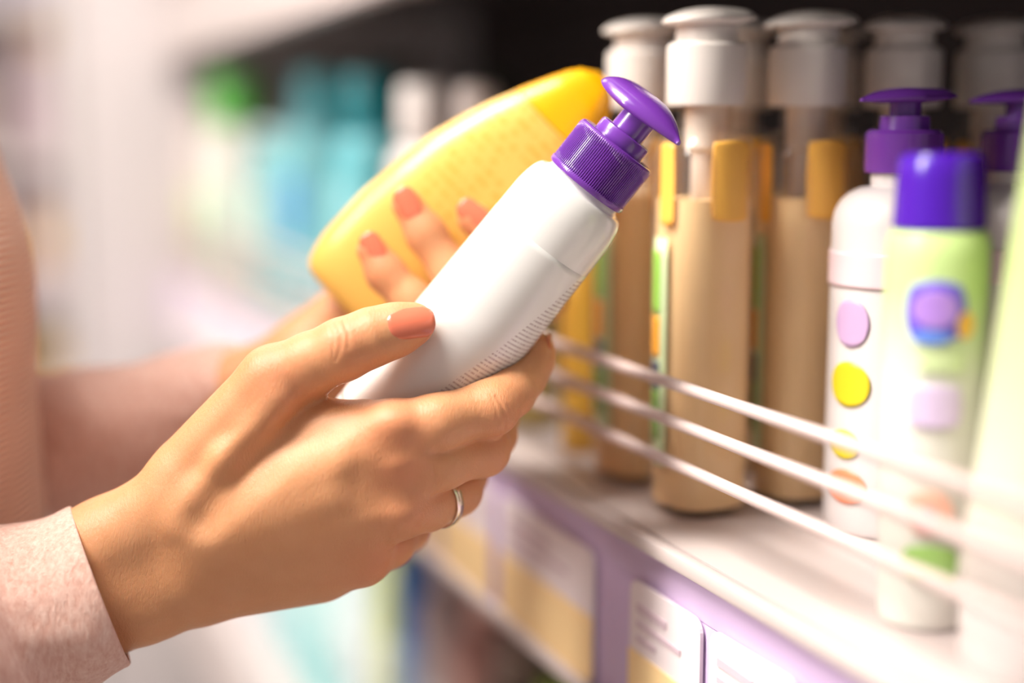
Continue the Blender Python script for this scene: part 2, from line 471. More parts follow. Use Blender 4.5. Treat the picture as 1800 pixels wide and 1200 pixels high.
for i in range(5):
    p = sh(tA, .0235 + SP * i, SHELF_Z)
    lab = ['clear pump bottle of peach liquid at the shelf edge, leftmost of the front white pumps', 'clear pump bottle right behind the foremost clear one, second of its row',
           'clear pump bottle third of its row, above the purple pump', 'clear pump bottle fourth of its row, dim behind the purple pumps', 'clear pump bottle deepest in the nearer row'][i]
    r_ = SHELF_ROT + math.radians((6, -4, 38, 10, -12)[i])
    if proto is None: proto = pump_bottle(p, lab, r_)
    else: dup(proto, p, lab, r_)
for i in range(3):
    p = sh(tA + .0585, .0235 + SP * i + .002, SHELF_Z)
    lab = ['dim white pump bottle in the farther row, behind the held bottle pump', 'clear pump bottle second in the farther row, peeping out behind the foremost clear one', 'clear pump bottle third in the farther row'][i]
    dup(proto, p, lab, SHELF_ROT + math.radians((14, 0, 5)[i]))

# white lotion bottles with purple pumps standing on the shelf
PINKL = cm((240, 214, 220)); LILL = cm((206, 172, 214)); YELL = cm((226, 206, 40)); CORAL = cm((250, 150, 110)); WBODY = cm((228, 220, 220), .3)
def purple_pump(loc, label, rot, Hb, Hc0, Hc1, Hh):
    t = thing('lotion_bottle', label, 'bottle', loc, rot)
    r = .0255
    prof = rounded_profile(Hb - .001, r, .004, .014) + [(Hb + .0005, .0118), (Hc0 + .002, .0118)]
    lathe('bottle_body', prof, WBODY, t, seg=64)
    rf = lambda z: r
    wrap('label_band', rf, 120, 235, Hb - .038, Hb - .025, PINKL, t)
    wrap('label_patch', rf, 170, 205, Hb - .060, Hb - .042, LILL, t, outline=ell)
    wrap('label_patch', rf, 166, 208, .050, .067, YELL, t, outline=ell)
    wrap('label_patch', rf, 168, 200, .030, .041, YELL, t, outline=ell)
    wrap('label_patch', rf, 166, 208, .013, .026, CORAL, t, outline=ell)
    fixn(lathe('screw_collar', [(Hc0, .0125), (Hc0, .0140), (Hc0 + .001, .0143), (Hc1 - .0015, .0143), (Hc1, .0130), (Hc1, .0095), (Hc1 + .005, .009), (Hc1 + .0055, .006)], PURP, t, 56))
    fixn(lathe('pump_stem', [(Hc1 + .002, .0058), (Hh - .006, .0058)], PURP, t, 24))
    pv, pf = pump_vf_head(.019, .0215, .022, .0040, .0022)
    fixn(pydata('pump_button', [(-x, -y, z + Hh - .0042) for x, y, z in pv], pf, PURP, t))
    return t
dP = .080
tP = t_at(1590, dP, SHELF_Z + .15); pP = sh(tP, dP, 0)
prm = (hh(322, pP), hh(303, pP), hh(228, pP), hh(152, pP))
PPB = purple_pump(sh(tP, dP, SHELF_Z), 'white lotion bottle with purple pump on the shelf, behind the violet capped tube', SHELF_ROT + .1, *prm)
dup(PPB, sh(tP, dP + .054, SHELF_Z), 'white lotion bottle with purple pump, second of its row, beside the pale green tube', SHELF_ROT - .2)
dup(PPB, sh(tP, dP + .108, SHELF_Z), 'white lotion bottle with purple pump, deepest of its row', SHELF_ROT)

# violet-capped tube with the purple emblem
def cap_tube(loc, label, rot, Hb, Hc, rc, rb):
    t = thing('lotion_tube', label, 'tube', loc, rot)
    prof = [(0, rb * .90 - .003), (.001, rb * .9 - .0008), (.004, rb * .9)] + [(.004 + (Hb - .012) * i / 8, rb * (.9 + .1 * math.sin(math.pi / 2 * i / 8 * 1.3))) for i in range(1, 9)] + [(Hb - .003, rb * .97), (Hb, rc * 1.0)]
    bodym, nt, b = newmat('green_to_white_print')
    tc = N(nt, 'TexCoord'); sx = N(nt, 'SeparateXYZ'); nt.links.new(tc.outputs['Object'], sx.inputs[0])
    no = N(nt, 'TexNoise'); no.inputs['Scale'].default_value = 40; nt.links.new(tc.outputs['Object'], no.inputs['Vector'])
    mr = N(nt, 'MapRange'); mr.inputs[1].default_value = Hb - .040; mr.inputs[2].default_value = Hb - .012
    nt.links.new(MATH(nt, 'ADD', sx.outputs[2], MATH(nt, 'MULTIPLY', no.outputs[0], .012)), mr.inputs[0])
    r = N(nt, 'Mix', data_type='RGBA'); r.inputs[6].default_value = lin((222, 220, 212)) + (1,); r.inputs[7].default_value = lin((200, 224, 152)) + (1,)
    nt.links.new(mr.outputs[0], r.inputs[0]); nt.links.new(r.outputs[2], b.inputs['Base Color']); b.inputs['Roughness'].default_value = .35
    lathe('tube_body', prof, bodym, t, seg=64, oval=1.0)
    fixn(lathe('flip_cap', [(Hb + .0003, rc - .001), (Hb + .001, rc)] + [(Hb + .001 + (Hc - Hb - .004) * i / 4, rc - .0009 * i / 4) for i in range(1, 5)] + [(Hc - .0008, rc - .002), (Hc, rc - .004)], mat('violet_plastic', (72, 16, 168), .25, .04, 60, coat=.3), t, 64))
    rf = lambda z: rb * 1.0
    L_ = lambda n_, a0, a1, z0, z1, m_, o=ell, p=t, off=.0006: wrap(n_, rf, a0 + 76, a1 + 76, Hb - z1, Hb - z0, m_, p, outline=o, off=off, n=24, nz=16)
    em = L_('emblem', 132, 196, .014, .032, cm((104, 84, 214)), .36)
    L_('emblem_swoosh', 140, 186, .0165, .028, cm((176, 134, 222)), ell, em, .0014)
    L_('emblem_crescent', 140, 180, .0285, .0325, cm((104, 140, 230)), ell, em, .0014)
    L_('orange_dot', 186, 206, .023, .031, cm((246, 184, 70)))
    L_('printed_word', 150, 195, .034, .041, cm((206, 222, 170)), None)
    L_('printed_word', 138, 196, .045, .058, cm((212, 192, 226)), .25)
    L_('printed_fruit', 140, 192, .077, .091, cm((244, 186, 164)))
    L_('printed_fruit', 150, 176, .082, .090, cm((232, 150, 160)), ell, t, .0012)
    L_('printed_leaf', 138, 200, .094, .106, cm((158, 200, 110)), .35)
    return t
dT = .024
tT = t_at(1645, dT, SHELF_Z + .1); pT = sh(tT, dT, 0); zT = depth(sh(tT, dT, SHELF_Z + .12))
cap_tube(sh(tT, dT, SHELF_Z), 'pale green and white tube with violet flip cap and purple emblem', SHELF_ROT + math.radians(-8), hh(404, pT), hh(268, pT), 80 / FPX * zT, 90 / FPX * zT)

# large pale green tube at the edge of the picture
def cone_tube(loc, label, rot, h, rb, rt):
    t = thing('shampoo_tube', label, 'tube', loc, rot)
    m, nt, b = newmat('pale_green_to_cream')
    tc = N(nt, 'TexCoord'); sx = N(nt, 'SeparateXYZ'); nt.links.new(tc.outputs['Object'], sx.inputs[0])
    no = N(nt, 'TexNoise'); no.inputs['Scale'].default_value = 25; nt.links.new(tc.outputs['Object'], no.inputs['Vector'])
    mr = N(nt, 'MapRange'); mr.inputs[1].default_value = h * .22; mr.inputs[2].default_value = h * .62
    nt.links.new(MATH(nt, 'ADD', sx.outputs[2], MATH(nt, 'MULTIPLY', no.outputs[0], .02)), mr.inputs[0])
    r = N(nt, 'Mix', data_type='RGBA'); r.inputs[6].default_value = lin((212, 204, 198)) + (1,); r.inputs[7].default_value = lin((188, 206, 140)) + (1,)
    nt.links.new(mr.outputs[0], r.inputs[0]); nt.links.new(r.outputs[2], b.inputs['Base Color']); b.inputs['Roughness'].default_value = .35
    prof = [(.022, rb * .96), (.024, rb)] + [(.024 + (h - .030) * i / 10, rb + (rt - rb) * (i / 10)) for i in range(1, 11)] + [(h - .002, rt - .001), (h, rt - .004)]
    lathe('tube_body', prof, m, t, seg=64, oval=.9)
    lathe('flip_cap', [(0, rb * .93), (.001, rb * .95), (.020, rb * .97), (.0215, rb * .94)], cm((222, 214, 212)), t, 56, oval=.9)
    return t
dG = .040
tG = t_at(1896, dG, SHELF_Z + .1); pG = sh(tG, dG, 0); zG = depth(sh(tG, dG, SHELF_Z + .1))
cone_tube(sh(tG, dG, SHELF_Z), 'large pale green tapering tube at the near end of the shelf', SHELF_ROT, hh(-60, pG), 192 / FPX * zG, 78 / FPX * zG)

# ------------------------------------------------------------------ farther along the shelf
def cyl_bottle(name, loc, label, h, r, body, capc, cap_h, cap_r, neck=.3, rot=None, oval=1.0, sq=2.0, labels=(), group=None, cap_top=.004):
    t = thing(name, label, 'bottle', loc, SHELF_ROT if rot is None else rot, group)
    e = min(.004, r * .25)
    hb = h - cap_h
    te = min(.014, r * .6, hb * .3)
    prof = rounded_profile(hb - .003, r, e, te)
    rr = max(prof[-1][1], cap_r * .7)
    prof = [q for q in prof if q[1] >= 0] + [(hb - .0015, min(rr, cap_r * .9)), (hb + .002, cap_r * .8)]
    lathe('bottle_body', prof, cm(body), t, seg=48, oval=oval, sq=sq)
    if cap_h > 0:
        fixn(lathe('bottle_cap', [(hb, cap_r * .96), (hb + .001, cap_r), (h - cap_top, cap_r * .97), (h - cap_top * .3, cap_r * .93), (h, cap_r * .8)], cm(capc), t, 40, oval=oval))
    rf = lambda z: r
    for (a0, a1, q0, q1, c) in labels:
        wrap('bottle_label', rf, a0, a1, hb * q0, hb * q1, cm(c), t, oval=oval, n=14, nz=8) if sq == 2.0 else None
    return t
def row(xc, d, ytop, hw, **k):
    t_ = t_at(xc, d, SHELF_Z + .1); p = sh(t_, d, 0); z = depth(sh(t_, d, SHELF_Z + .1))
    return sh(t_, d, SHELF_Z), hh(ytop, p), hw / FPX * z, z / FPX
items = [
 # xc, d, ytop, halfw, body, cap, cap px height, cap px halfw, label
 (1030, .026, 385, 42, (206, 160, 62), (236, 220, 190), 40, 22, 'amber bottle with cream cap, left of the dim white pump bottle', [(150, 215, .3, .8, (190, 140, 50))]),
 (940, .026, 330, 44, (176, 158, 96), (240, 230, 215), 40, 22, 'olive bottle with cream cap behind the held white bottle', [(150, 215, .3, .8, (222, 196, 110))]),
 (838, .034, 150, 44, (240, 230, 226), (240, 232, 230), 74, 38, 'white bottle with rounded white cap, half behind the yellow bottle', []),
 (748, .034, 148, 62, (238, 230, 228), (242, 236, 234), 95, 46, 'white bottle with tall white cap between teal and yellow bottles', []),
 (656, .040, 128, 74, (92, 164, 174), (10, 112, 122), 96, 56, 'teal bottle with dark teal cap', [(150, 230, .4, .75, (126, 186, 194))]),
 (566, .060, 128, 70, (114, 176, 184), (84, 168, 178), 84, 42, 'light teal bottle with a paler teal cap, left of the dark teal cap', [(150, 225, .35, .7, (84, 140, 190))]),
 (484, .030, 222, 40, (132, 184, 188), (180, 206, 206), 26, 34, 'pale aqua bottle with low cap, left of the light teal bottle', [(150, 230, .3, .7, (176, 212, 204))]),
 (420, .034, 130, 54, (206, 206, 198), (92, 176, 74), 86, 50, 'pale bottle with bright green cap', [(140, 240, .1, .6, (182, 212, 196))]),
 (362, .030, 176, 30, (206, 192, 186), (206, 192, 190), 40, 26, 'slim beige bottle with green tinted label near the end panel', [(140, 240, .12, .55, (206, 212, 160))]),
 (336, .030, 330, 28, (190, 210, 196), (206, 206, 200), 24, 18, 'short pale mint bottle beside the end panel', []),
]
for (xc, d, yt, hw, bc, cc, chp, chw, lab, lbs) in items:
    loc, h, r, s_ = row(xc, d, yt, hw)
    r = min(r, .036)
    cyl_bottle('toiletry_bottle', loc, lab, h, r, bc, cc, chp * s_, min(chw * s_, r * .98), labels=lbs)
# a second line of stock deeper on the shelf
for i, (xc, d, yt, hw, bc, cc, lab) in enumerate([
    (600, .16, 150, 46, (96, 176, 186), (40, 120, 60), 'teal bottle with dark green cap deep on the shelf'),
    (690, .17, 120, 40, (60, 84, 60), (40, 70, 40), 'dark green bottle deep on the shelf left of the hook'),
    (500, .15, 190, 46, (200, 200, 196), (150, 130, 126), 'grey capped bottle deep on the shelf behind the aqua one'),
    (870, .17, 130, 40, (52, 66, 40), (40, 50, 34), 'dark olive bottle deep on the shelf above the yellow bottle')]):
    loc, h, r, s_ = row(xc, d, yt, hw)
    cyl_bottle('toiletry_bottle', loc, lab, h, min(r, .034), bc, cc, h * .2, min(r, .034) * .6)

# ------------------------------------------------------------------ stock on the lower shelf
ZL = SHELF_Z - .345
low = [((345, 400), 'pinkish grey', (207, 196, 198)), ((400, 450), 'milky white', (220, 217, 218)), ((450, 500), 'lilac white', (207, 202, 213)), ((500, 560), 'light aqua', (163, 202, 206)),
       ((560, 620), 'aqua', (138, 196, 198)), ((620, 690), 'ice blue', (189, 207, 211)), ((690, 740), 'lime yellow', (196, 204, 138)), ((740, 800), 'blue', (64, 110, 176)),
       ((800, 850), 'pale mauve', (190, 174, 174)), ((850, 900), 'salmon', (209, 165, 156)), ((900, 950), 'taupe', (138, 118, 110)), ((950, 1010), 'leaf green', (156, 184, 82)), ((1010, 1090), 'brown', (138, 112, 64))]
ZT = ['nearest', 'second', 'third', 'fourth']
t_ = t_at(1060, .045, ZL + .1); cnt = {}
while True:
    p = sh(t_, .045, ZL)
    xq = 900 + FPX * p[0] / depth(p + np.array((0, 0, .1)))
    if xq < 350 or t_ > T1 - .06: break
    nm, c = next(((n_, c_) for (a_, b_), n_, c_ in low if a_ <= xq < b_), ('brown', (138, 112, 64)))
    k = cnt.get(nm, 0); cnt[nm] = k + 1
    i = int(round(t_ / .056))
    cyl_bottle('toiletry_bottle', p, f'{nm} bottle on the lower shelf, {ZT[k]} of that colour, ' + ('below the hand' if xq < 720 else 'under the price rail'),
               .222 + .010 * ((i * 7) % 3) if xq < 870 else .19 + .01 * (i % 3), .0245, c, tuple(min(255, int(v * 1.05 + 6)) for v in c), .03, .014 + .003 * (i % 2),
               labels=[(130, 230, .3, .7, tuple(int(v * .6 + 96) for v in c))])
    t_ += .056

# ------------------------------------------------------------------ the next shelving down the aisle
FY = 3.2
def far_pt(x, z_depth): return px(x, 400, z_depth)
FX = -1.50
FL = thing('far_shelving', 'pale back panel of the shelving farther down the aisle', 'shelving', (FX, 3.4, 0), 0)
box('back_panel', -.9, .62, .405, .42, 0, 2.1, cm((240, 232, 234)), FL)
for x, lab in ((-.905, 'white side panel of the far shelving, away from the pump bottles'), (.595, 'white side panel of the far shelving, toward the pump bottles')):
    t = thing('side_panel', lab, 'panel', (FX + x, 3.4, 0)); box('panel_sheet', 0, .025, 0, .40, 0, 2.1, WHITE_M, t, .003)
fz = [.12, .50, .86, 1.20, 1.56, 1.92]
for z, lab in zip(fz, ('bottom', 'second', 'third', 'fourth', 'fifth', 'top')):
    t = thing('far_shelf', lab + ' white board of the far shelving', 'shelf', (FX, 3.4, z)); box('shelf_board', -.878, .593, 0, .40, -.03, 0, WHITE_M, t, .003)
    box('shelf_lip', -.878, .593, -.012, -.0005, -.05, .004, WHITE_M, t, .003)
past = [(214, 192, 199), (203, 194, 212), (219, 216, 214), (216, 201, 192), (225, 185, 117), (208, 199, 203), (199, 208, 203), (219, 203, 203), (192, 185, 203)]
pn = ['pink', 'lilac', 'white', 'cream', 'amber', 'rose grey', 'mint', 'blush', 'mauve']
lv = ['bottom', 'second', 'third', 'fourth', 'fifth', 'top']
pos = ['at the left end', 'left of centre', 'at the centre', 'right of centre', 'at the right end']
for j, z in enumerate(fz[:-1]):
    for i in range(5):
        k = (i * 2 + j * 5) % 9
        x = -.72 + i * .28
        t = thing('carton', f'{pn[k]} carton {pos[i]} of the {lv[j]} board of the far shelving', 'carton', (FX + x, 3.58, z + .0005), .06 * ((i + j) % 3 - 1))
        wv = .10 + .012 * ((i + j * 2) % 3); hv = .20 + .03 * ((i * 3 + j) % 3)
        la, lb_ = .3, .7
        if (i, j) == (4, 3): k, hv, la, lb_ = 0, .325, .76, .98
        box('carton_box', -wv, wv, -.09, .09, 0, hv, cm(past[k], .5), t, .003)
        box('carton_label', -wv * .6, wv * .6, -.0915, -.0905, hv * la, hv * lb_, cm(past[(k + 4) % 9], .5), t)
# ------------------------------------------------------------------ the held white bottle with the purple pump
b0 = ph(660, 787, -15.0); b1 = ph(1031, 323, 9.0)
bax = (b1 - b0); BL = np.linalg.norm(bax); bax = bax / BL
def printed_white():
    """white glossy wall with lines of fine print down one side"""
    m, nt, b = newmat('printed_white_plastic')
    tc = N(nt, 'TexCoord'); sx = N(nt, 'SeparateXYZ'); nt.links.new(tc.outputs['Object'], sx.inputs[0])
    th = MATH(nt, 'ARCTAN2', sx.outputs[1], sx.outputs[0])
    row = MATH(nt, 'MULTIPLY', sx.outputs[2], 1 / 0.00165)
    rid = MATH(nt, 'FLOOR', row); rfr = MATH(nt, 'FRACT', row)
    online = MATH(nt, 'MULTIPLY', MATH(nt, 'GREATER_THAN', rfr, .30), MATH(nt, 'LESS_THAN', rfr, .72))
    cb = N(nt, 'CombineXYZ'); nt.links.new(MATH(nt, 'MULTIPLY', th, 90.0), cb.inputs[0]); nt.links.new(MATH(nt, 'MULTIPLY', rid, 7.31), cb.inputs[1])
    no = N(nt, 'TexNoise'); no.inputs['Scale'].default_value = 1.0; no.inputs['Detail'].default_value = 2; nt.links.new(cb.outputs[0], no.inputs['Vector'])
    word = MATH(nt, 'GREATER_THAN', no.outputs[0], .46)
    # left margin and block limits
    lim = MATH(nt, 'ADD', MATH(nt, 'MULTIPLY', sx.outputs[2], 14.2), -1.84)
    ins = MATH(nt, 'MULTIPLY', MATH(nt, 'GREATER_THAN', th, lim), MATH(nt, 'LESS_THAN', th, 0.7))
    zz = MATH(nt, 'MULTIPLY', MATH(nt, 'GREATER_THAN', sx.outputs[2], .022), MATH(nt, 'LESS_THAN', sx.outputs[2], .099))
    ink = MATH(nt, 'MULTIPLY', MATH(nt, 'MULTIPLY', online, word), MATH(nt, 'MULTIPLY', ins, zz))
    r = N(nt, 'Mix', data_type='RGBA'); r.inputs[6].default_value = lin((238, 236, 234)) + (1,); r.inputs[7].default_value = lin((188, 176, 178)) + (1,)
    nt.links.new(ink, r.inputs[0]); nt.links.new(r.outputs[2], b.inputs['Base Color'])
    b.inputs['Roughness'].default_value = .2; b.inputs['Coat Weight'].default_value = .5; b.inputs['Coat Roughness'].default_value = .06
    return m
WHITE_B = printed_white()
LB = thing('lotion_bottle', 'white lotion bottle with purple pump top, tilted in the hand nearest us', 'bottle', b0)
mw = orient(b0, bax, CR * .788 - CU * .615)      # local x: to the lower right of the picture; local y towards / away from us
LB.matrix_world = mw
def bprof(L, r0, r1, rn):
    p = [(0.0, r0 - .004), (.0006, r0 - .0022), (.002, r0 - .0007), (.0045, r0)]
    zs_ = L - .0175
    for i in range(1, 13): p.append((.0045 + (zs_ - .0045) * i / 12, r0 + (r1 - r0) * i / 12))
    for i in range(1, 11):
        a = math.pi / 2 * i / 10
        p.append((zs_ + .0145 * math.sin(a), rn + .0015 + (r1 - rn - .0015) * math.cos(a) ** .9 if i < 10 else rn + .0015))
    p += [(L - .002, rn), (L + .003, rn - .001)]
    return p
lathe('bottle_body', bprof(BL, .0232, .0208, .0150), WHITE_B, LB, seg=128, oval=.94, sq=2.15, sharp=50)
def body_r(z): return .0232 + (.0208 - .0232) * max(0, min(1, (z - .0045) / (BL - .022)))
wrap('label_film', body_r, -215, 50, .010, .1010, WHITE_B, LB, oval=.94, sq=2.15, off=-.0001, n=90, nz=40, th=.00018)
# ribbed screw collar
cz = BL - .0008
prof = [(cz, .0135), (cz, .0158), (cz + .0006, .0162), (cz + .0020, .0162), (cz + .0023, .01585)] + [(cz + .0023 + .0145 * i / 6, .01585) for i in range(1, 7)] + \
       [(cz + .0174, .0158), (cz + .0184, .0153), (cz + .0188, .0144), (cz + .0182, .0120), (cz + .0180, .0)]
v, f = lathe_vf(prof[:-1], 116 * 6, rib=116, ribamp=.00062, ribz=(cz + .0022, cz + .0170))
fixn(pydata('screw_collar', v, f, PURP, LB, True, None, 50))
z2 = cz + .0180
fixn(lathe('lock_ring', [(z2 - .001, .0100), (z2 + .0004, .0104), (z2 + .0046, .0104), (z2 + .0054, .0101), (z2 + .0058, .0094), (z2 + .0058, .0070), (z2 + .0046, .0068)], PURP, LB, 64, sharp=35))
fixn(lathe('pump_stem', [(z2 + .003, .0066), (z2 + .0142, .0066)], PURP, LB, 48, sharp=35))
v, f = pump_vf_head(.0172, .0214, .0246, .0062, .0024)
hd = fixn(pydata('pump_button', v, f, PURP, LB, True, None, 50))
hd.location = (-.0006, 0, z2 + .0155)
PUMP_YAW = math.radians(37)
hd.rotation_euler = (0, 0, 0)
# the spout points to the lower right of the picture and a little towards us
ydir = (mw.to_3x3() @ Vector((0, 1, 0)))
sgn = -1 if ydir.dot(Vector(CF)) > 0 else 1
hd.rotation_euler = (Matrix.Rotation(sgn * PUMP_YAW, 4, 'Z') @ Matrix.Rotation(math.radians(11), 4, 'X')).to_euler()

# ------------------------------------------------------------------ the yellow sunscreen bottle in the other hand
YZ = 0.580
y0 = px(634, 562, YZ + .008); y1 = px(1062, 137, YZ - .004)
yax = y1 - y0
def yellow_skin():
    m, nt, b = newmat('yellow_printed_plastic')
    tc = N(nt, 'TexCoord'); sx = N(nt, 'SeparateXYZ'); nt.links.new(tc.outputs['Object'], sx.inputs[0])
    row = MATH(nt, 'MULTIPLY', sx.outputs[2], 1 / 0.0046); rid = MATH(nt, 'FLOOR', row); rfr = MATH(nt, 'FRACT', row)
    online = MATH(nt, 'MULTIPLY', MATH(nt, 'GREATER_THAN', rfr, .25), MATH(nt, 'LESS_THAN', rfr, .75))
    cb = N(nt, 'CombineXYZ'); nt.links.new(MATH(nt, 'MULTIPLY', sx.outputs[0], 330), cb.inputs[0]); nt.links.new(MATH(nt, 'MULTIPLY', rid, 5.7), cb.inputs[1])
    no = N(nt, 'TexNoise'); no.inputs['Scale'].default_value = 1; nt.links.new(cb.outputs[0], no.inputs['Vector'])
    ink = MATH(nt, 'MULTIPLY', online, MATH(nt, 'GREATER_THAN', no.outputs[0], .5))
    zz = MATH(nt, 'MULTIPLY', MATH(nt, 'GREATER_THAN', sx.outputs[2], .045), MATH(nt, 'LESS_THAN', sx.outputs[2], .112))
    xx = MATH(nt, 'LESS_THAN', MATH(nt, 'ABSOLUTE', sx.outputs[0]), .022)
    fr = MATH(nt, 'LESS_THAN', sx.outputs[1], 0)
    ink = MATH(nt, 'MULTIPLY', MATH(nt, 'MULTIPLY', ink, zz), MATH(nt, 'MULTIPLY', xx, fr))
    r = N(nt, 'Mix', data_type='RGBA'); r.inputs[6].default_value = lin((242, 192, 96)) + (1,); r.inputs[7].default_value = lin((226, 172, 70)) + (1,)
    nt.links.new(ink, r.inputs[0]); nt.links.new(r.outputs[2], b.inputs['Base Color'])
    b.inputs['Roughness'].default_value = .34; b.inputs['Coat Weight'].default_value = .3; b.inputs['Coat Roughness'].default_value = .15
    return m
YEL = yellow_skin(); YCAP = mat('orange_yellow_plastic', (255, 180, 2), .3, .03, 40, coat=.3)
YB = thing('sunscreen_bottle', 'flat yellow sunscreen bottle with deeper yellow cap, held in the hand behind the white bottle', 'bottle', y0)
# broad face turned towards us: local x across the bottle, local y thickness
ym = orient(y0, yax, CR * .71 - CU * .70)
if (ym.to_3x3() @ Vector((0, 1, 0))).dot(Vector(CF)) < 0:
    pass
YB.matrix_world = ym
YL = np.linalg.norm(yax)
def flat_loft(name, zs, hx, hy, cx, m, parent, seg=96, sq=2.9):
    v, f = [], []
    for z, a, b_, c in zip(zs, hx, hy, cx):
        for i in range(seg):
            t = 2 * math.pi * i / seg; co, si = math.cos(t), math.sin(t)
            k = (abs(co) ** sq + abs(si) ** sq) ** (-1 / sq)
            v.append((c + a * k * co, b_ * k * si, z))
    for j in range(len(zs) - 1):
        for i in range(seg):
            i2 = (i + 1) % seg
            f.append((j * seg + i, j * seg + i2, (j + 1) * seg + i2, (j + 1) * seg + i))
    n = len(zs) - 1
    f.append(tuple(range(seg - 1, -1, -1))); f.append(tuple(n * seg + i for i in range(seg)))
    return pydata(name, v, f, m, parent, True, None, 50)
def ywid(z):
    t = z / YL
    return float(np.interp(t, [0, .02, .1, .27, .40, .53, .62, .71, .77, .82, .88, .94, .97, 1.0], [.0312, .0330, .0358, .0369, .0354, .0334, .0302, .0262, .0228, .0196, .0158, .0118, .0088, .0030]))
def ydep(z):
    t = z / YL
    return float(np.interp(t, [0, .03, .1, .4, .7, .9, .97, 1.0], [.0125, .0150, .0162, .0168, .0150, .011, .0075, .002]))
ZC = YL * .79
z_ = [0, .0006, .002, .005] + list(np.linspace(.010, ZC, 30))
e = lambda z: min(1, .93 + .07 * math.sqrt(min(1, z / .004)))
flat_loft('bottle_body', z_, [ywid(z) * e(z) for z in z_], [ydep(z) * e(z) for z in z_], [0] * len(z_), YEL, YB)
z_ = list(np.linspace(ZC + .0004, YL * .97, 22)) + list(np.linspace(YL * .975, YL, 8))
def capw(z):
    t = z / YL
    return ywid(z) if t < .92 else float(np.interp(t, [.92, 1.0], [ywid(.92 * YL), 0])) if False else .0215 * math.sqrt(max(0.0004, 1 - ((t - .86) / .14) ** 2)) * 1.12 if t > .86 else ywid(z)
flat_loft('flip_cap', z_, [min(ywid(z) + .0004, .0338) for z in z_], [ydep(z) + .0003 for z in z_], [0] * len(z_), YCAP, YB)
# ------------------------------------------------------------------ the person: one continuous skin surface
def axis_pts(segs):
    out = [segs[0][0]]
    for a, b, st in segs:
        n = max(1, int(round((b - a) / st)))
        out += list(a + (b - a) * (np.arange(n) + 1) / n)
    return np.array(out)
FINE = 0.00065
GX = axis_pts([(-0.52, -0.19, .005), (-0.19, -0.172, .002), (-0.172, 0.036, FINE), (0.036, 0.06, .002)])
GY = axis_pts([(0.33, 0.45, .006), (0.45, 0.468, .002), (0.468, 0.552, FINE), (0.552, 0.66, .0012), (0.66, 0.69, .003), (0.69, 0.93, .006)])
GZ = axis_pts([(0.82, 1.03, .006), (1.03, 1.052, .002), (1.052, 1.232, FINE), (1.232, 1.26, .002), (1.26, 1.42, .006), (1.42, 1.70, .0045)])
G = np.full((len(GX), len(GY), len(GZ)), 1.0, np.float32)

def smin(a, b, k):
    h = np.maximum(k - np.abs(a - b), 0) / k
    return np.minimum(a, b) - h * h * (k * 0.25)
def smax(a, b, k):
    return -smin(-a, -b, k)
def bb(pts, rad, mg):
    pts = np.array(pts); lo = pts.min(0) - rad - mg; hi = pts.max(0) + rad + mg
    s = []
    for g, a, b in zip((GX, GY, GZ), lo, hi):
        s.append(slice(max(0, int(np.searchsorted(g, a)) - 1), min(len(g), int(np.searchsorted(g, b)) + 2)))
    return tuple(s)
def capsule(X, Y, Z, a, b, ra, rb):
    a = np.asarray(a, np.float32); d = np.asarray(b, np.float32) - a
    L = float((d * d).sum()) + 1e-12
    t = ((X - a[0]) * d[0] + (Y - a[1]) * d[1] + (Z - a[2]) * d[2]) / L
    t = np.clip(t, 0, 1)
    q = (X - a[0] - t * d[0]) ** 2 + (Y - a[1] - t * d[1]) ** 2 + (Z - a[2] - t * d[2]) ** 2
    return np.sqrt(q) - (ra + (rb - ra) * t)
def group_sdf(prims, mg=0.014):
    """prims: (a, b, ra, rb, k) in metres; returns (box, field)"""
    P = [p[0] for p in prims] + [p[1] for p in prims]
    R = max(max(p[2], p[3]) for p in prims)
    s = bb(P, R, mg)
    X = GX[s[0]].astype(np.float32)[:, None, None]; Y = GY[s[1]].astype(np.float32)[None, :, None]; Z = GZ[s[2]].astype(np.float32)[None, None, :]
    g = np.full((X.shape[0], Y.shape[1], Z.shape[2]), 1.0, np.float32)
    for a, b, ra, rb, k in prims:
        s2 = bb([a, b], max(ra, rb), max(mg, k))
        l = tuple(slice(max(0, q.start - p.start), min(p.stop, q.stop) - p.start) for p, q in zip(s, s2))
        c = capsule(X[l[0]], Y[:, l[1]], Z[:, :, l[2]], a, b, ra, rb)
        g[l] = smin(g[l], c, k)
    return s, g
def merge(sg, k):
    s, g = sg
    G[s] = smin(G[s], g, k)
def carve(a, b, r, k, r2=None):
    s, g = group_sdf([(a, b, r, r if r2 is None else r2, .001)], 0.01)
    G[s] = smax(G[s], -g, k)
mm = 0.001
def H(x, y, dz): return ph(x, y, dz)
def chain(pts, k=4):
    """pts: (px, py, dz, r mm) joints"""
    return [(H(*p[:3]), H(*q[:3]), p[3] * mm, q[3] * mm, k * mm) for p, q in zip(pts[:-1], pts[1:])]

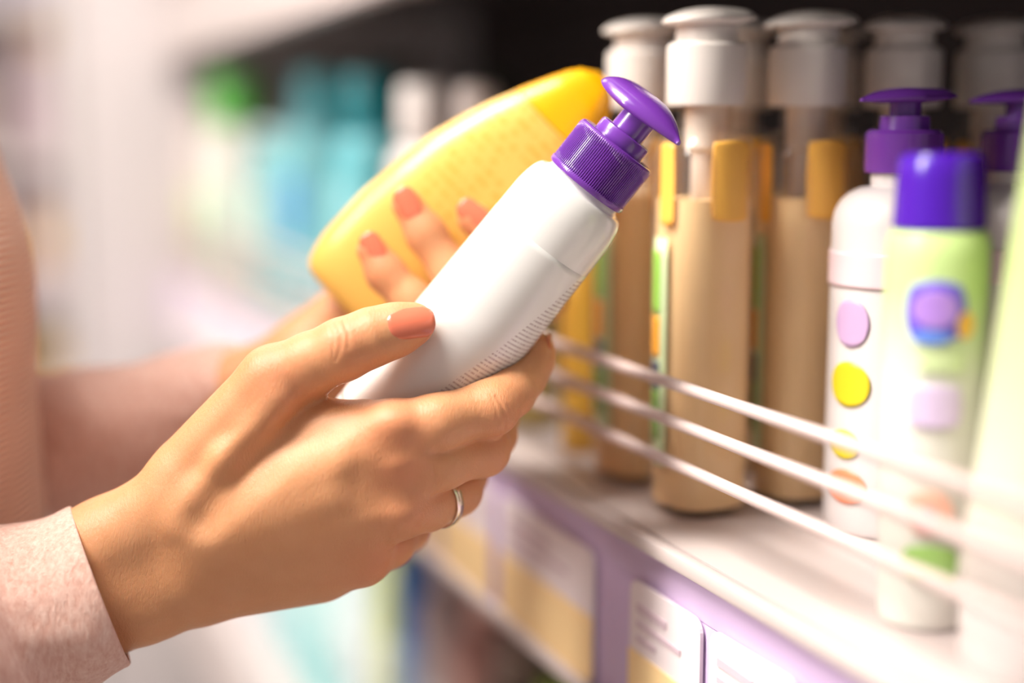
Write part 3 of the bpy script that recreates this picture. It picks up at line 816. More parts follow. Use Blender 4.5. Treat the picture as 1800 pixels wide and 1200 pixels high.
# --- right hand: fingers
IDX = [(690, 758, 23, 10.8), (768, 744, 21, 9.9), (862, 715, 12, 9.3), (898, 690, 5, 8.4), (922, 662, -3, 7.6), (938, 634, -9, 7.0), (948, 615, -13, 6.0)]
MID = [(700, 826, 22, 10.5), (775, 812, 16, 9.4), (848, 790, 3, 9.2), (866, 765, -10, 8.4), (873, 738, -22, 7.6), (880, 690, -36, 6.4)]
RNG = [(706, 892, 15, 10.0), (750, 886, 8, 9.2), (803, 862, -6, 8.9), (816, 835, -18, 8.2), (816, 800, -30, 7.4), (815, 750, -42, 6.2)]
LIT = [(636, 976, 6, 10.2), (684, 954, -8, 8.8), (716, 930, -22, 8.0), (730, 896, -32, 7.2), (748, 850, -42, 5.8)]
THB = [(484, 670, 16, 11.8), (545, 640, 20, 10.6), (603, 614, 23, 10.4), (655, 592, 23, 9.7), (697, 579, 21.5, 8.8), (727, 569, 20, 7.5)]
fingers = [group_sdf(chain(f)) for f in (IDX, MID, RNG, LIT)]
for sg in fingers: merge(sg, 1.4 * mm)
# palm, wrist and forearm
palm = []
def cap(p, q, k=9): palm.append((H(*p[:3]), H(*q[:3]), p[3] * mm, q[3] * mm, k * mm))
cap((395, 890, 13, 11), (690, 760, 22.5, 11.0), 14)        # index metacarpal
cap((370, 920, 12, 12), (698, 830, 22, 10.6), 15)          # middle
cap((355, 965, 10, 12), (700, 896, 15, 10.2), 15)          # ring
cap((360, 1016, 4, 13), (632, 976, 6, 11.0), 14)           # little
cap((330, 1018, -2, 15), (560, 990, -4, 14), 10)       # heel of the hand
cap((400, 860, -2, 14), (560, 770, 2, 11), 10)         # ball of the thumb
cap((345, 828, 8, 15.0), (482, 668, 16, 12.2), 8)      # thumb metacarpal
cap((420, 800, 10, 11), (585, 745, 14, 7.5), 8)        # web muscle
cap((560, 752, 15, 8.0), (640, 742, 18, 8.0), 6)
cap((60, 1050, 5, 18), (183, 972, 4, 17.5), 10)
cap((183, 972, 4, 17.5), (305, 895, 7, 17), 10)          # radius side
cap((70, 1116, 5, 18), (205, 1052, 2, 17.0), 10)
cap((205, 1052, 2, 17.0), (325, 1013, 3, 16), 10)      # ulna side
cap((272, 1066, 6, 11.5), (258, 1072, 6, 11.5), 5)     # ulna head
sg = group_sdf(palm, .02); merge(sg, 4.0 * mm)
sg = group_sdf(chain(THB, 4)); merge(sg, 5 * mm)
# tendons, knuckles
ten = [((318, 915, 20, 4.2), (400, 810, 24, 3.8)), ((400, 810, 24, 3.8), (490, 705, 24.5, 4.2)),
       ((450, 885, 20.4, 2.0), (690, 765, 30.4, 2.2)), ((440, 925, 20.4, 2.0), (695, 832, 29.6, 2.2)),
       ((450, 965, 18.6, 1.8), (690, 896, 23.6, 2.0))]
for p, q in ten:
    merge(group_sdf([(H(*p[:3]), H(*q[:3]), p[3] * mm, q[3] * mm, 1e-3)], .012), 7 * mm)
for (x, y, dz, r) in ((694, 752, 27.4, 5.5), (702, 828, 27.0, 5.5), (706, 890, 20.0, 5.0), (644, 976, 12.0, 5), (870, 722, 15, 6.5), (852, 792, 6, 6), (607, 608, 27, 6.2)):
    p = H(x, y, dz); merge(group_sdf([(p, p + 1e-5, r * mm, r * mm, 1e-3)], .012), 6 * mm)
# hollow beside the thumb tendon, web crease
carve(H(352, 918, 31.5), H(440, 818, 37.6), 2.5 * mm, 9 * mm, 6.0 * mm)
carve(H(440, 818, 37.6), H(520, 745, 38.8), 6.0 * mm, 9 * mm, 4.5 * mm)
carve(H(532, 722, 29), H(576, 704, 27), 2.4 * mm, 3.5 * mm)
carve(H(640, 792, 42.5), H(715, 796, 41), 5.0 * mm, 10 * mm)
carve(H(640, 864, 38), H(730, 862, 34), 5.0 * mm, 10 * mm)

# --- left hand round the yellow bottle
LI = [(790, 560, -96, 10), (880, 560, -96, 9.4), (958, 524, -78, 8.8), (962, 500, -52, 8.2), (936, 470, -38, 7.8), (880, 425, -36.5, 7.6), (832, 384, -36, 6.4)]
LM = [(770, 600, -94, 10), (850, 612, -92, 9.6), (892, 590, -72, 9.0), (886, 565, -48, 8.6), (850, 535, -37, 8.2), (795, 480, -35, 8.0), (748, 410, -35, 7.4), (716, 360, -35, 6.2)]
LR = [(735, 640, -90, 10), (800, 655, -88, 9.4), (838, 640, -68, 8.8), (822, 612, -45, 8.4), (780, 575, -36, 8.2), (725, 530, -34, 7.8), (678, 480, -34, 7.2), (654, 440, -34, 6.0)]
LL = [(690, 660, -84, 9), (745, 690, -80, 8.2), (765, 672, -60, 7.6), (740, 640, -44, 7.0), (710, 610, -40, 6.4)]
for f in (LI, LM, LR, LL): merge(group_sdf(chain(f)), 1.4 * mm)
pal2 = []
def cap2(p, q, k=10): pal2.append((H(*p[:3]), H(*q[:3]), p[3] * mm, q[3] * mm, k * mm))
cap2((570, 600, -92, 13), (790, 560, -96, 10)); cap2((560, 620, -92, 13), (770, 600, -94, 10))
cap2((550, 640, -90, 13), (735, 640, -90, 10)); cap2((540, 655, -88, 13), (690, 660, -84, 10))
cap2((545, 620, -90, 15), (612, 556, -88, 12)); cap2((612, 556, -88, 12), (690, 480, -90, 9)); cap2((690, 480, -90, 9), (740, 420, -90, 7))
cap2((350, 716, -112, 20), (555, 632, -92, 15)); cap2((340, 740, -112, 19), (550, 655, -90, 15))
merge(group_sdf(pal2, .02), 4 * mm)

# --- arms and trunk under the clothes
RE = np.array((-0.385, 0.392, 1.015)); RS = np.array((-0.375, 0.425, 1.33))
LE = np.array((-0.37, 0.735, 1.035)); LS = np.array((-0.375, 0.745, 1.33))
TC = np.array((-0.375, 0.585, 0.0))
def P3(x, y, z): return np.array((x, y, z))
big = [(RE, H(60, 1083, 8), .027, .024, .03), (RE, RS, .027, .034, .03), (LE, H(335, 736, -116), .026, .019, .03), (LE, LS, .027, .034, .03),
       (RS + P3(0, .03, .0), LS + P3(0, -.03, 0), .034, .034, .04), (TC + P3(0, -.05, .88), TC + P3(0, -.055, 1.28), .08, .075, .05), (TC + P3(0, .05, .88), TC + P3(0, .055, 1.28), .08, .075, .05),
       (TC + P3(-.01, 0, 1.26), TC + P3(0.005, 0, 1.44), .058, .050, .05),
       (TC + P3(-.005, 0, 1.565), TC + P3(.03, 0, 1.575), .080, .076, .02), (TC + P3(.035, 0, 1.50), TC + P3(.058, 0, 1.465), .052, .030, .03),
       (TC + P3(.098, 0, 1.545), TC + P3(.112, 0, 1.512), .007, .011, .016), (TC + P3(.088, -.018, 1.474), TC + P3(.088, .018, 1.474), .007, .007, .008),
       (TC + P3(.005, -.076, 1.545), TC + P3(-.003, -.080, 1.515), .013, .009, .008), (TC + P3(.005, .076, 1.545), TC + P3(-.003, .080, 1.515), .013, .009, .008)]
merge(group_sdf(big, .05), 12 * mm)

def surface_nets(F, xs, ys, zs):
    ins = F < 0
    n = np.zeros(tuple(s - 1 for s in F.shape), np.uint8)
    for i in (0, 1):
        for j in (0, 1):
            for k in (0, 1):
                n += ins[i:F.shape[0] - 1 + i, j:F.shape[1] - 1 + j, k:F.shape[2] - 1 + k]
    cells = np.argwhere((n > 0) & (n < 8)); del n
    sh_ = np.array((F.shape[0] - 1, F.shape[1] - 1, F.shape[2] - 1))
    ids = (cells[:, 0] * sh_[1] + cells[:, 1]) * sh_[2] + cells[:, 2]
    ax = (xs, ys, zs)
    acc = np.zeros((len(cells), 3)); cnt = np.zeros(len(cells))
    cor = {}
    for o in [(i, j, k) for i in (0, 1) for j in (0, 1) for k in (0, 1)]:
        cor[o] = F[cells[:, 0] + o[0], cells[:, 1] + o[1], cells[:, 2] + o[2]].astype(np.float64)
    for o in cor:
        for d in range(3):
            if o[d]: continue
            q = list(o); q[d] = 1; q = tuple(q)
            a, b = cor[o], cor[q]
            m = (a < 0) != (b < 0)
            t = np.where(m, a / np.where(m, a - b, 1), 0)
            for e in range(3):
                lo = ax[e][cells[:, e] + o[e]]
                p = lo + (t * (ax[e][cells[:, e] + 1] - ax[e][cells[:, e]]) if e == d else 0)
                acc[:, e] += np.where(m, p, 0)
            cnt += m
    V = acc / cnt[:, None]
    quads = []
    for d in range(3):
        a = [slice(None)] * 3; b = [slice(None)] * 3
        a[d] = slice(0, -1); b[d] = slice(1, None)
        ed = np.argwhere(ins[tuple(a)] != ins[tuple(b)])
        e1, e2 = (d + 1) % 3, (d + 2) % 3
        ok = (ed[:, e1] > 0) & (ed[:, e2] > 0) & (ed[:, e1] < sh_[e1]) & (ed[:, e2] < sh_[e2])
        ed = ed[ok]
        flip = ins[ed[:, 0], ed[:, 1], ed[:, 2]]
        qs = []
        for (u, v) in ((-1, -1), (0, -1), (0, 0), (-1, 0)):
            c = ed.copy(); c[:, e1] += u; c[:, e2] += v
            qs.append(np.searchsorted(ids, (c[:, 0] * sh_[1] + c[:, 1]) * sh_[2] + c[:, 2]))
        q = np.stack(qs, 1)
        q[~flip] = q[~flip][:, ::-1]
        quads.append(q)
    return V, np.concatenate(quads)
V, Q = surface_nets(G, GX, GY, GZ)
del G
def relax(V, Q, it, lam=0.5):
    E = np.concatenate([Q[:, [0, 1]], Q[:, [1, 2]], Q[:, [2, 3]], Q[:, [3, 0]]])
    E = np.concatenate([E, E[:, ::-1]])
    deg = np.bincount(E[:, 0], minlength=len(V)).astype(float)
    for i in range(it):
        for l in (lam, -lam * 0.96):
            s = np.stack([np.bincount(E[:, 0], weights=V[E[:, 1], c], minlength=len(V)) for c in range(3)], 1) / deg[:, None]
            V = V + l * (s - V)
    return V
V = relax(V, Q, 6)
# vertex normals
def normals(V, Q):
    n = np.cross(V[Q[:, 2]] - V[Q[:, 0]], V[Q[:, 3]] - V[Q[:, 1]])
    o = np.stack([sum(np.bincount(Q[:, j], weights=n[:, c], minlength=len(V)) for j in range(4)) for c in range(3)], 1)
    return o / np.maximum(np.linalg.norm(o, axis=1), 1e-12)[:, None]
NRM = normals(V, Q)
# skin folds: thin grooves across the joints and round the web of the thumb
FOLDS = [  # polyline of (px, py, dz), width mm, depth mm
    ([(872, 697, 21), (884, 715, 19), (890, 738, 15), (888, 752, 10)], 0.55, 0.45),
    ([(893, 712, 14), (900, 730, 10)], 0.5, 0.22),
    ([(862, 692, 21), (872, 716, 21), (876, 745, 16)], 0.5, 0.22),
    ([(590, 568, 30), (600, 590, 33), (598, 612, 34), (590, 632, 33)], 0.6, 0.32),
    ([(604, 566, 30), (613, 588, 33), (612, 610, 34)], 0.6, 0.28),
    ([(578, 575, 30), (587, 600, 33), (584, 628, 33)], 0.6, 0.22),
    ([(762, 818, 24), (764, 834, 23), (768, 848, 21)], 0.5, 0.3),
]
disp = np.zeros(len(V))
zc = (V - C0) @ CF
PXY = np.stack([900 + FPX * (V[:, 0]) / zc, 600 - FPX * ((V - C0) @ CU) / zc], 1)
facing = -(NRM @ CF)
for pts, wd, dp in FOLDS:
    P = np.array([p[:2] for p in pts], float); zr = D0 - np.mean([p[2] for p in pts]) * mm
    near = np.where((facing > .1) & (np.abs(zc - zr) < .016) & np.all((PXY > P.min(0) - 12) & (PXY < P.max(0) + 12), axis=1))[0]
    best = np.full(len(near), 1e9)
    for a, b in zip(P[:-1], P[1:]):
        d = b - a; t = np.clip(((PXY[near] - a) @ d) / (d @ d), 0, 1)
        best = np.minimum(best, np.linalg.norm(PXY[near] - a - t[:, None] * d, axis=1))
    disp[near] -= dp * mm * np.exp(-(best / 4.9 / wd) ** 2) * np.clip(facing[near] * 1.5, 0, 1)
V = V + NRM * disp[:, None]

# flesh presses flat against the bottles it holds
def press(V, mwx, rad):
    inv = np.array(mwx.inverted()); L = V @ inv[:3, :3].T + inv[:3, 3]
    k = rad(L)                                   # >1: factor that carries a point inside out to the wall
    m = k > 1.0
    L[m, 0] *= k[m]; L[m, 1] *= k[m]
    W = np.array(mwx)
    return np.where(m[:, None], L @ W[:3, :3].T + W[:3, 3], V)
def rad_white(L):
    r = np.hypot(L[:, 0], L[:, 1] / .94); th = np.arctan2(L[:, 1] / .94, L[:, 0])
    R = (.0232 + (.0208 - .0232) * np.clip((L[:, 2] - .0045) / (BL - .022), 0, 1)) * (np.abs(np.cos(th)) ** 2.15 + np.abs(np.sin(th)) ** 2.15) ** (-1 / 2.15) + .00022
    return np.where((L[:, 2] > .001) & (L[:, 2] < BL - .012) & (r > .006), R / np.maximum(r, 1e-5), 0)
def rad_yellow(L):
    a = np.array([ywid(z) for z in L[:, 2]]); d = np.array([ydep(z) for z in L[:, 2]])
    q = (np.abs(L[:, 0] / a) ** 2.9 + np.abs(L[:, 1] / d) ** 2.9) ** (1 / 2.9)
    return np.where((L[:, 2] > .001) & (L[:, 2] < YL * .95) & (q > .4), 1.008 / np.maximum(q, 1e-3), 0)
V = press(V, mw, rad_white)
V = press(V, ym, rad_yellow)

# skin: warm tan, fine crossed grain, redder over knuckles and finger ends
def skin_material():
    m, nt, b = newmat('skin')
    tc = N(nt, 'TexCoord'); at = N(nt, 'Attribute', attribute_name='flush')
    n1 = N(nt, 'TexNoise'); n1.inputs['Scale'].default_value = 70; n1.inputs['Detail'].default_value = 4
    nt.links.new(tc.outputs['Object'], n1.inputs['Vector'])
    r = N(nt, 'Mix', data_type='RGBA'); r.inputs[6].default_value = lin((207, 145, 100)) + (1,); r.inputs[7].default_value = lin((220, 162, 120)) + (1,)
    nt.links.new(n1.outputs[0], r.inputs[0])
    r2 = N(nt, 'Mix', data_type='RGBA'); r2.inputs[7].default_value = lin((214, 124, 92)) + (1,)
    nt.links.new(at.outputs['Fac'], r2.inputs[0]); nt.links.new(r.outputs[2], r2.inputs[6])
    nt.links.new(r2.outputs[2], b.inputs['Base Color'])
    b.inputs['Roughness'].default_value = 0.42; b.inputs['Specular IOR Level'].default_value = 0.4
    b.inputs['Subsurface Weight'].default_value = 0.35; b.inputs['Subsurface Radius'].default_value = (1.0, 0.42, 0.22)
    b.inputs['Subsurface Scale'].default_value = 0.0022
    mp = N(nt, 'Mapping'); mp.inputs['Rotation'].default_value = (0, math.radians(-25), 0); mp.inputs['Scale'].default_value = (2.2, 1, .9)
    nt.links.new(tc.outputs['Object'], mp.inputs['Vector'])
    v1 = N(nt, 'TexVoronoi', feature='DISTANCE_TO_EDGE'); v1.inputs['Scale'].default_value = 1300
    nt.links.new(mp.outputs[0], v1.inputs['Vector'])
    n2 = N(nt, 'TexNoise'); n2.inputs['Scale'].default_value = 650; n2.inputs['Detail'].default_value = 5
    nt.links.new(mp.outputs[0], n2.inputs['Vector'])
    hsum = MATH(nt, 'ADD', MATH(nt, 'MULTIPLY', v1.outputs[0], 0.35), n2.outputs[0])
    bp = N(nt, 'Bump'); bp.inputs['Strength'].default_value = 0.4; bp.inputs['Distance'].default_value = 0.0006
    nt.links.new(hsum, bp.inputs['Height']); nt.links.new(bp.outputs[0], b.inputs['Normal'])
    return m
SKIN = skin_material()
person = thing('person', 'person in pink knit cardigan and ribbed peach sweater, holding a bottle in each hand', 'person', (-0.345, 0.585, 0.0))
PO = np.array((-0.345, 0.585, 0.0))
me = bpy.data.meshes.new('body')
me.vertices.add(len(V)); me.vertices.foreach_set('co', (V - PO).astype(np.float32).ravel())
me.loops.add(len(Q) * 4); me.loops.foreach_set('vertex_index', Q.astype(np.int32).ravel())
me.polygons.add(len(Q)); me.polygons.foreach_set('loop_start', np.arange(0, len(Q) * 4, 4, dtype=np.int32))
me.update(calc_edges=True); me.validate()
fl = np.zeros(len(V), np.float32)
for (x, y, dz, r) in [(692, 752, 30, 14), (880, 725, 15, 9), (852, 795, 6, 9), (482, 655, 25, 13), (606, 600, 30, 8), (700, 830, 30, 11), (706, 890, 22, 11),
                      (948, 612, -12, 9), (716, 365, -28, 11), (654, 445, -28, 11), (832, 388, -30, 11), (745, 600, 15, 8), (660, 985, 12, 14)]:
    q = np.sum((V - ph(x, y, dz)) ** 2, 1); fl = np.maximum(fl, 0.38 * np.exp(-q / (r * mm) ** 2))
a = me.attributes.new('flush', 'FLOAT', 'POINT'); a.data.foreach_set('value', fl.astype(np.float32))
body = link('body', me, SKIN, person)

NAIL = mat('nail_lacquer', (216, 116, 88), 0.08, .03, 200, coat=0.6)
def nail(base, tip, nrm, W, rc, lift=0.0, parent=person, sharp=0.0):
    base, tip, nrm = (np.asarray(q, float) for q in (base, tip, nrm))
    a = tip - base; L = np.linalg.norm(a); a /= L
    nrm = nrm - a * np.dot(nrm, a); nrm /= np.linalg.norm(nrm); sd = np.cross(a, nrm)
    nu, nv = 22, 18; v, f = [], []
    for layer in (0, 1):
        for i in range(nu + 1):
            u = i / nu
            hw = W / 2 * (min(1, 0.84 + 0.16 * math.sqrt(min(1, u / 0.25))) if u < .25 else 1.0)
            for j in range(nv + 1):
                q = j / nv * 2 - 1
                th = q * hw / rc
                ends = 0.13 * (1 - q * q) if True else 0
                uu = u * (1 + ends * 1.1) - (ends * 0.55) + (.04)
                # rounded free edge: pull the corners back
                if u > .6: uu -= (u - .6) / .4 * 0.16 * q ** 4
                if u < .3: uu += (.3 - u) / .3 * 0.12 * q ** 6
                edge = max(0, max(abs(q), abs(u * 2 - 1)) - .9) * 10
                t = (0.00045 * (1 - edge ** 2 * .7)) if layer == 0 else -0.0006
                drop = -0.0010 * ((uu - .35) * 1.3) ** 2 * (L / 0.012)
                p = base + a * (uu * L) + sd * (rc * math.sin(th)) + nrm * (rc * (math.cos(th) - 1) + t + drop + lift)
                v.append(p - PO)
    M = nv + 1; K = (nu + 1) * M
    for i in range(nu):
        for j in range(nv):
            f.append((i * M + j, i * M + j + 1, (i + 1) * M + j + 1, (i + 1) * M + j))
            f.append((K + i * M + j, K + (i + 1) * M + j, K + (i + 1) * M + j + 1, K + i * M + j + 1))
    ring = [(0, j) for j in range(nv)] + [(i, nv) for i in range(nu)] + [(nu, j) for j in range(nv, 0, -1)] + [(i, 0) for i in range(nu, 0, -1)]
    for n_, (i, j) in enumerate(ring):
        i2, j2 = ring[(n_ + 1) % len(ring)]
        f.append((i * M + j, K + i * M + j, K + i2 * M + j2, i2 * M + j2))
    o = pydata('fingernail', v, f, NAIL, parent, True, None, 60)
    bm = bmesh.new(); bm.from_mesh(o.data); bmesh.ops.recalc_face_normals(bm, faces=bm.faces); bm.to_mesh(o.data); bm.free()
    return o
def cvec(x, y, z): return CR * x + CU * y - CF * z      # right, up, towards us
nail(ph(683, 569, 31.4), ph(757, 559, 28.6), cvec(-.02, .30, .95), 12.6 * mm, 7.4 * mm, .0004)
nail(ph(966, 634, -7), ph(970, 598, -13.5), cvec(.96, -.05, -.20), 8.6 * mm, 6.0 * mm)
nail(ph(666, 458, -27.6), ph(644, 414, -28.4), cvec(-.1, .1, .98), 9.0 * mm, 6.6 * mm)
nail(ph(728, 380, -28.2), ph(704, 335, -29.2), cvec(-.1, .1, .98), 9.6 * mm, 6.8 * mm)
nail(ph(850, 392, -29.4), ph(812, 358, -30.4), cvec(-.1, .1, .98), 9.6 * mm, 6.8 * mm)

# wedding band round the ring finger
SILVER = mat('silver', (226, 214, 196), 0.22, .03, 90, metallic=1.0)
rc_, rd_ = ph(772, 879, 3.0), (ph(803, 862, -6) - ph(750, 886, 8)); rd_ = rd_ / np.linalg.norm(rd_)
q = Vector(rd_).to_track_quat('Z', 'Y').to_matrix().to_4x4()
prof = [(-.0018, .0093), (-.0018, .0100), (-.0013, .01032), (.0013, .01032), (.0018, .0100), (.0018, .0093), (-.0018, .0093)]
v, f = lathe_vf(prof, 64, cap=False)
ring = pydata('finger_ring', v, f, SILVER, person, True, None, 40)
ring.matrix_local = Matrix.Translation(Vector(rc_ - PO)) @ q

# ------------------------------------------------------------------ clothes
def knit(name, rgb1, rgb2, scale, bump, wale=None, dirz=False):
    m, nt, b = newmat(name)
    tc = N(nt, 'TexCoord')
    n1 = N(nt, 'TexNoise'); n1.inputs['Scale'].default_value = scale; n1.inputs['Detail'].default_value = 6; n1.inputs['Roughness'].default_value = .7
    mp = N(nt, 'Mapping'); mp.inputs['Scale'].default_value = (1, 1, 1) if wale is None else (1.0, 1, 0.35)
    if wale is not None: mp.inputs['Rotation'].default_value = (0, math.radians(wale), 0)
    nt.links.new(tc.outputs['Object'], mp.inputs[0]); nt.links.new(mp.outputs[0], n1.inputs['Vector'])
    r = N(nt, 'Mix', data_type='RGBA'); r.inputs[6].default_value = lin(rgb1) + (1,); r.inputs[7].default_value = lin(rgb2) + (1,)
    mr = N(nt, 'MapRange'); mr.inputs[1].default_value = .3; mr.inputs[2].default_value = .7; nt.links.new(n1.outputs[0], mr.inputs[0])
    nt.links.new(mr.outputs[0], r.inputs[0])
    b.inputs['Roughness'].default_value = .95; b.inputs['Specular IOR Level'].default_value = .1
    b.inputs['Sheen Weight'].default_value = .35; b.inputs['Sheen Roughness'].default_value = .5
    bp = N(nt, 'Bump'); bp.inputs['Strength'].default_value = bump; bp.inputs['Distance'].default_value = .0012
    if dirz:
        sx = N(nt, 'SeparateXYZ'); nt.links.new(tc.outputs['Object'], sx.inputs[0])
        wv = MATH(nt, 'SINE', MATH(nt, 'MULTIPLY', MATH(nt, 'ADD', sx.outputs[2], MATH(nt, 'MULTIPLY', n1.outputs[0], .0006)), 2 * math.pi / 0.00268))
        hgt = MATH(nt, 'ADD', MATH(nt, 'MULTIPLY', wv, .5), MATH(nt, 'MULTIPLY', n1.outputs[0], .3))
        r2 = N(nt, 'Mix', data_type='RGBA'); r2.inputs[7].default_value = lin((250, 212, 190)) + (1,)
        nt.links.new(r.outputs[2], r2.inputs[6]); nt.links.new(MATH(nt, 'MULTIPLY', MATH(nt, 'ADD', wv, 1), .5), r2.inputs[0])
        nt.links.new(r2.outputs[2], b.inputs['Base Color'])
    else:
        hgt = n1.outputs[0]
        nt.links.new(r.outputs[2], b.inputs['Base Color'])
    nt.links.new(hgt, bp.inputs['Height']); nt.links.new(bp.outputs[0], b.inputs['Normal'])
    return m
SWEAT = knit('ribbed_knit', (232, 170, 146), (238, 180, 156), 60, .9, None, True)
CARDI = knit('heather_knit', (218, 162, 144), (246, 212, 198), 560, .8, -20)

from mathutils import noise as mnoise
def sleeve(name, cents, th=0.0022, fold=0.0022, seg=96, sub=10, seed=0.0):
    """cents: (centre, u half-axis, v half-axis) rings from the cuff edge backwards; thick cloth with a rounded edge"""
    P = []
    n = len(cents)
    for i in range((n - 1) * sub + 1):
        t = i / sub; k = min(n - 2, int(t)); q = t - k
        def cr(j):
            g = lambda m_: np.asarray(cents[min(max(m_, 0), n - 1)][j], float)
            p0, p1, p2, p3 = g(k - 1), g(k), g(k + 1), g(k + 2)
            return 0.5 * (2 * p1 + (p2 - p0) * q + (2 * p0 - 5 * p1 + 4 * p2 - p3) * q * q + (3 * p1 - p0 - 3 * p2 + p3) * q ** 3)
        P.append((cr(0), cr(1), cr(2)))
    v, f = [], []
    def ringpts(c, u, w_, off, t):
        ru, rw = np.linalg.norm(u), np.linalg.norm(w_)
        for s in range(seg):
            a = 2 * math.pi * s / seg
            p = c + u * (1 + off / ru) * math.cos(a) + w_ * (1 + off / rw) * math.sin(a)
            d = (u / ru * math.cos(a) + w_ / rw * math.sin(a))
            g = mnoise.noise(Vector(p * 38 + seed)) * fold * min(1, t * 1.2 + .12) + mnoise.noise(Vector(p * 110 + seed)) * fold * .28
            v.append(p + d * g - PO)
    rows = []
    ax = P[0][0] - P[1][0]; ax = ax / np.linalg.norm(ax)
    for i in range(len(P) - 1, -1, -1): rows.append((P[i][0], P[i][1], P[i][2], -th, i / sub))
    for a in (30, 60, 90, 120, 150):
        r_ = math.radians(a); rows.append((P[0][0] + ax * th * .6 * math.sin(r_), P[0][1], P[0][2], -th * .5 - th * .5 * math.cos(r_), 0))
    for i in range(len(P)): rows.append((P[i][0], P[i][1], P[i][2], 0, i / sub))
    for r_ in rows: ringpts(*r_)
    for i in range(len(rows) - 1):
        for s in range(seg):
            s2 = (s + 1) % seg
            f.append((i * seg + s, (i + 1) * seg + s, (i + 1) * seg + s2, i * seg + s2))
    o = pydata(name, v, f, CARDI, person, True)
    bm = bmesh.new(); bm.from_mesh(o.data); bmesh.ops.recalc_face_normals(bm, faces=bm.faces); bm.to_mesh(o.data); bm.free()
    return o
def rg(x, y, dz, ex, ey, ru, rv, lean=0.0):
    """ring at pixel (x, y), long half-axis along image direction (ex, ey), radii in mm"""
    l = math.hypot(ex, ey); u = CR * (ex / l) + CU * (-ey / l)
    return (ph(x, y, dz), u * ru * mm, -CF * rv * mm + CR * lean * rv * mm)
RU = np.array((-.1, -.99, .1))
sleeve('sleeve', [rg(172, 1030, 5, .36, .93, 30.6, 28.5, .30), rg(130, 1050, 5, .34, .94, 31.6, 29.5, .25), rg(60, 1082, 8, .34, .94, 35, 31, .15), rg(-70, 1150, 34, .34, .94, 38, 33),
                  (RE + P3(.06, 0, .0), np.array((.01, 0, -.046)), np.array((0, -.046, 0))), (RE + P3(-.005, 0, .01), np.array((.035, 0, -.04)), np.array((0, -.05, 0))),
                  (RE + P3(0, 0, .09), np.array((.05, 0, -.0)), np.array((0, -.05, 0))), (RS + P3(0, 0, -.06), np.array((.058, 0, 0)), np.array((0, -.058, 0))), (RS + P3(-.0, .03, .0), np.array((.062, 0, .0)), np.array((0, -.05, .045))),
                  (RS + P3(0, .085, .035), np.array((.066, 0, .0)), np.array((0, -.02, .05)))])
sleeve('sleeve', [rg(440, 684, -108, .2, .97, 19.5, 20), rg(400, 698, -112, .2, .97, 24, 25), rg(290, 750, -118, .15, .98, 31, 30), rg(120, 780, -122, .1, .99, 34, 32), rg(-20, 800, -130, .1, .99, 36, 34),
                  (LE + P3(.07, -.01, .0), np.array((.01, 0, -.046)), np.array((0, -.046, 0))), (LE + P3(-.005, 0, .01), np.array((.035, 0, -.04)), np.array((0, -.05, 0))),
                  (LE + P3(0, 0, .09), np.array((.05, 0, -.0)), np.array((0, -.05, 0))), (LS + P3(0, 0, -.06), np.array((.058, 0, 0)), np.array((0, -.058, 0))), (LS + P3(-.0, -.03, .0), np.array((.062, 0, .0)), np.array((0, -.05, -.045))),
                  (LS + P3(0, -.085, .035), np.array((.066, 0, .0)), np.array((0, -.02, -.05)))], seed=5.0, fold=.0035)
# ribbed sweater: closed trunk shape following the bust line
cont = [(-50, 120), (-20, 210), (10, 300), (32, 352), (54, 420), (64, 480), (66, 560), (65, 640), (70, 720), (76, 800), (82, 900), (80, 1000), (84, 1100), (86, 1250)]
rows = []
for (x, y) in cont:
    p = px(x, y, 0.610); rows.append((p[2], p[0]))
rows.sort()
hs = [r[0] for r in rows]; fx = [r[1] for r in rows]
v, f = [], []; seg = 120
zs = list(np.linspace(0.80, 1.40, 121))
for z in zs:
    xf = float(np.interp(z, hs, fx))
    half = 0.112 if z < 1.25 else max(.05, .112 - (z - 1.25) ** 1.3 * .6)
    if z > hs[-1]: xf = fx[-1] - (z - hs[-1]) * .35
    wy = 0.140 + .012 * math.exp(-((z - 1.19) / .07) ** 2) if z < 1.28 else 0.140 - (z - 1.28) * .72
    want = 900 + FPX * xf / 0.610
    ry = math.radians(25)
    loop = []
    for s in range(seg):
        a = 2 * math.pi * s / seg; c, d = math.cos(a), math.sin(a); k = (abs(c) ** 2.4 + abs(d) ** 2.4) ** (-1 / 2.4)
        lx, ly = half * k * c, wy * k * d
        loop.append((lx * math.cos(ry) - ly * math.sin(ry), lx * math.sin(ry) + ly * math.cos(ry)))
    xc = xf - half
    for it_ in range(6):          # slide the ring until its edge meets the bust line
        most = max(900 + FPX * (xc + lx) / depth((xc + lx, PO[1] + ly, z)) for lx, ly in loop)
        xc -= (most - want) / FPX * 0.6
    for lx, ly in loop: v.append((xc + lx - PO[0], ly, z))
for j in range(len(zs) - 1):
    for s in range(seg):
        s2 = (s + 1) % seg
        f.append((j * seg + s, j * seg + s2, (j + 1) * seg + s2, (j + 1) * seg + s))
sw = pydata('sweater', v, f, SWEAT, person, True)

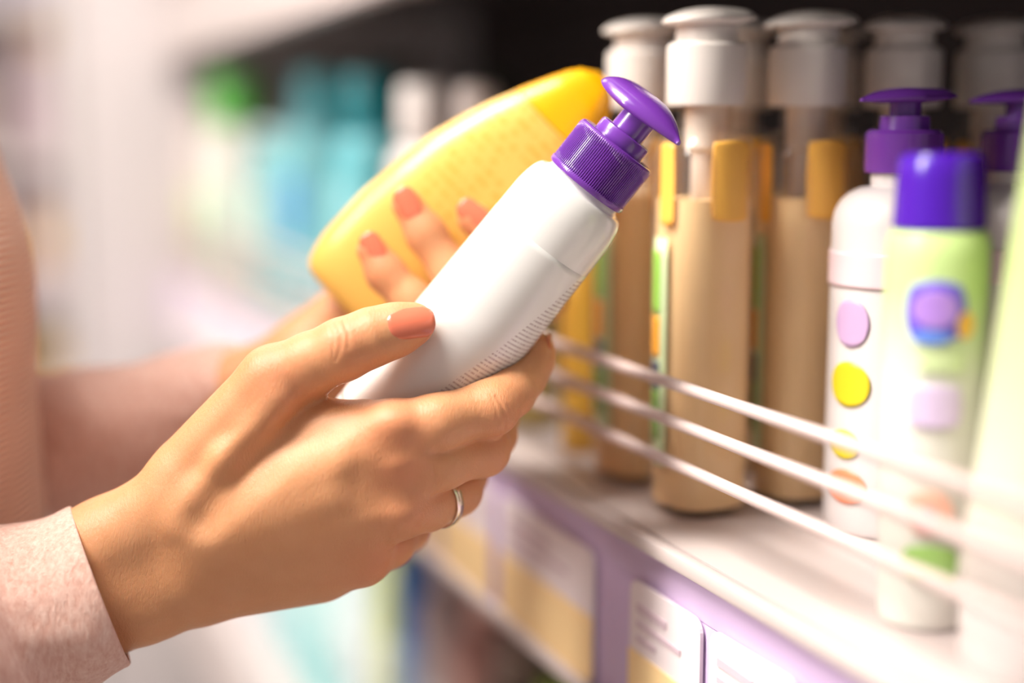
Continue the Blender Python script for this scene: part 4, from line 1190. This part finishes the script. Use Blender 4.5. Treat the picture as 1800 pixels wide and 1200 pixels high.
# hair, trousers and shoes: above and below the frame
HAIR = mat('brown_hair', (84, 56, 40), .45, .2, 120, bump=.5, bscale=300)
hc = TC + P3(-.012, 0, 1.575)
v, f = [], []; nu, nv = 28, 48
for j in range(nu + 1):
    ph_ = math.pi * .98 * j / nu
    for i in range(nv):
        a = 2 * math.pi * i / nv
        front = max(0, math.cos(a))
        th_ = ph_ * (1 - .56 * front ** .8)
        r_ = .097 * (1 + .04 * math.sin(a * 17))
        z_ = math.cos(th_) * .100
        rr = math.sin(min(th_, 1.75)) * r_
        if th_ > 1.75: z_ = math.cos(1.75) * .1 - (th_ - 1.75) * .105
        v.append(tuple(hc + P3(rr * math.cos(a), rr * math.sin(a) * .95, z_) - PO))
for j in range(nu):
    for i in range(nv):
        i2 = (i + 1) % nv; f.append((j * nv + i, (j + 1) * nv + i, (j + 1) * nv + i2, j * nv + i2))
pydata('hair', v, f, HAIR, person, True)
DEN = mat('blue_denim', (70, 84, 112), .85, .1, 300)
tp_ = []
for sy in (-1, 1):
    q = [TC + P3(0, .062 * sy, z) - PO for z in (.93, .80, .50, .28, .07)]
    tp_.append(tube_vf(q, [.098, .090, .068, .058, .050], 32))
tp_.append(tube_vf([TC + P3(0, -.07, .86) - PO, TC + P3(0, .07, .86) - PO], [.105, .105], 32))
pydata('trousers', *join_vf(*tp_), DEN, person, True)
SHOE = mat('white_leather', (226, 222, 216), .5, .04, 60)
for sy in (-1, 1):
    v, f = [], []
    for k in range(15):
        u = k / 14; x = -.09 + .24 * u
        hw = .036 * (1 - abs(u * 2 - 1) ** 4) ** .5 + .006; hgt = .085 * (1 - u) ** .7 + .032
        for i in range(20):
            a = 2 * math.pi * i / 20
            v.append(tuple(TC + P3(x, .062 * sy + hw * math.cos(a), max(.001, hgt / 2 + hgt / 2 * math.sin(a) * 1.02)) - PO))
    for k in range(14):
        for i in range(20): f.append((k * 20 + i, (k + 1) * 20 + i, (k + 1) * 20 + (i + 1) % 20, k * 20 + (i + 1) % 20))
    f.append(tuple(range(20))); f.append(tuple(14 * 20 + i for i in range(19, -1, -1)))
    fixn(pydata('shoe', v, f, SHOE, person, True))
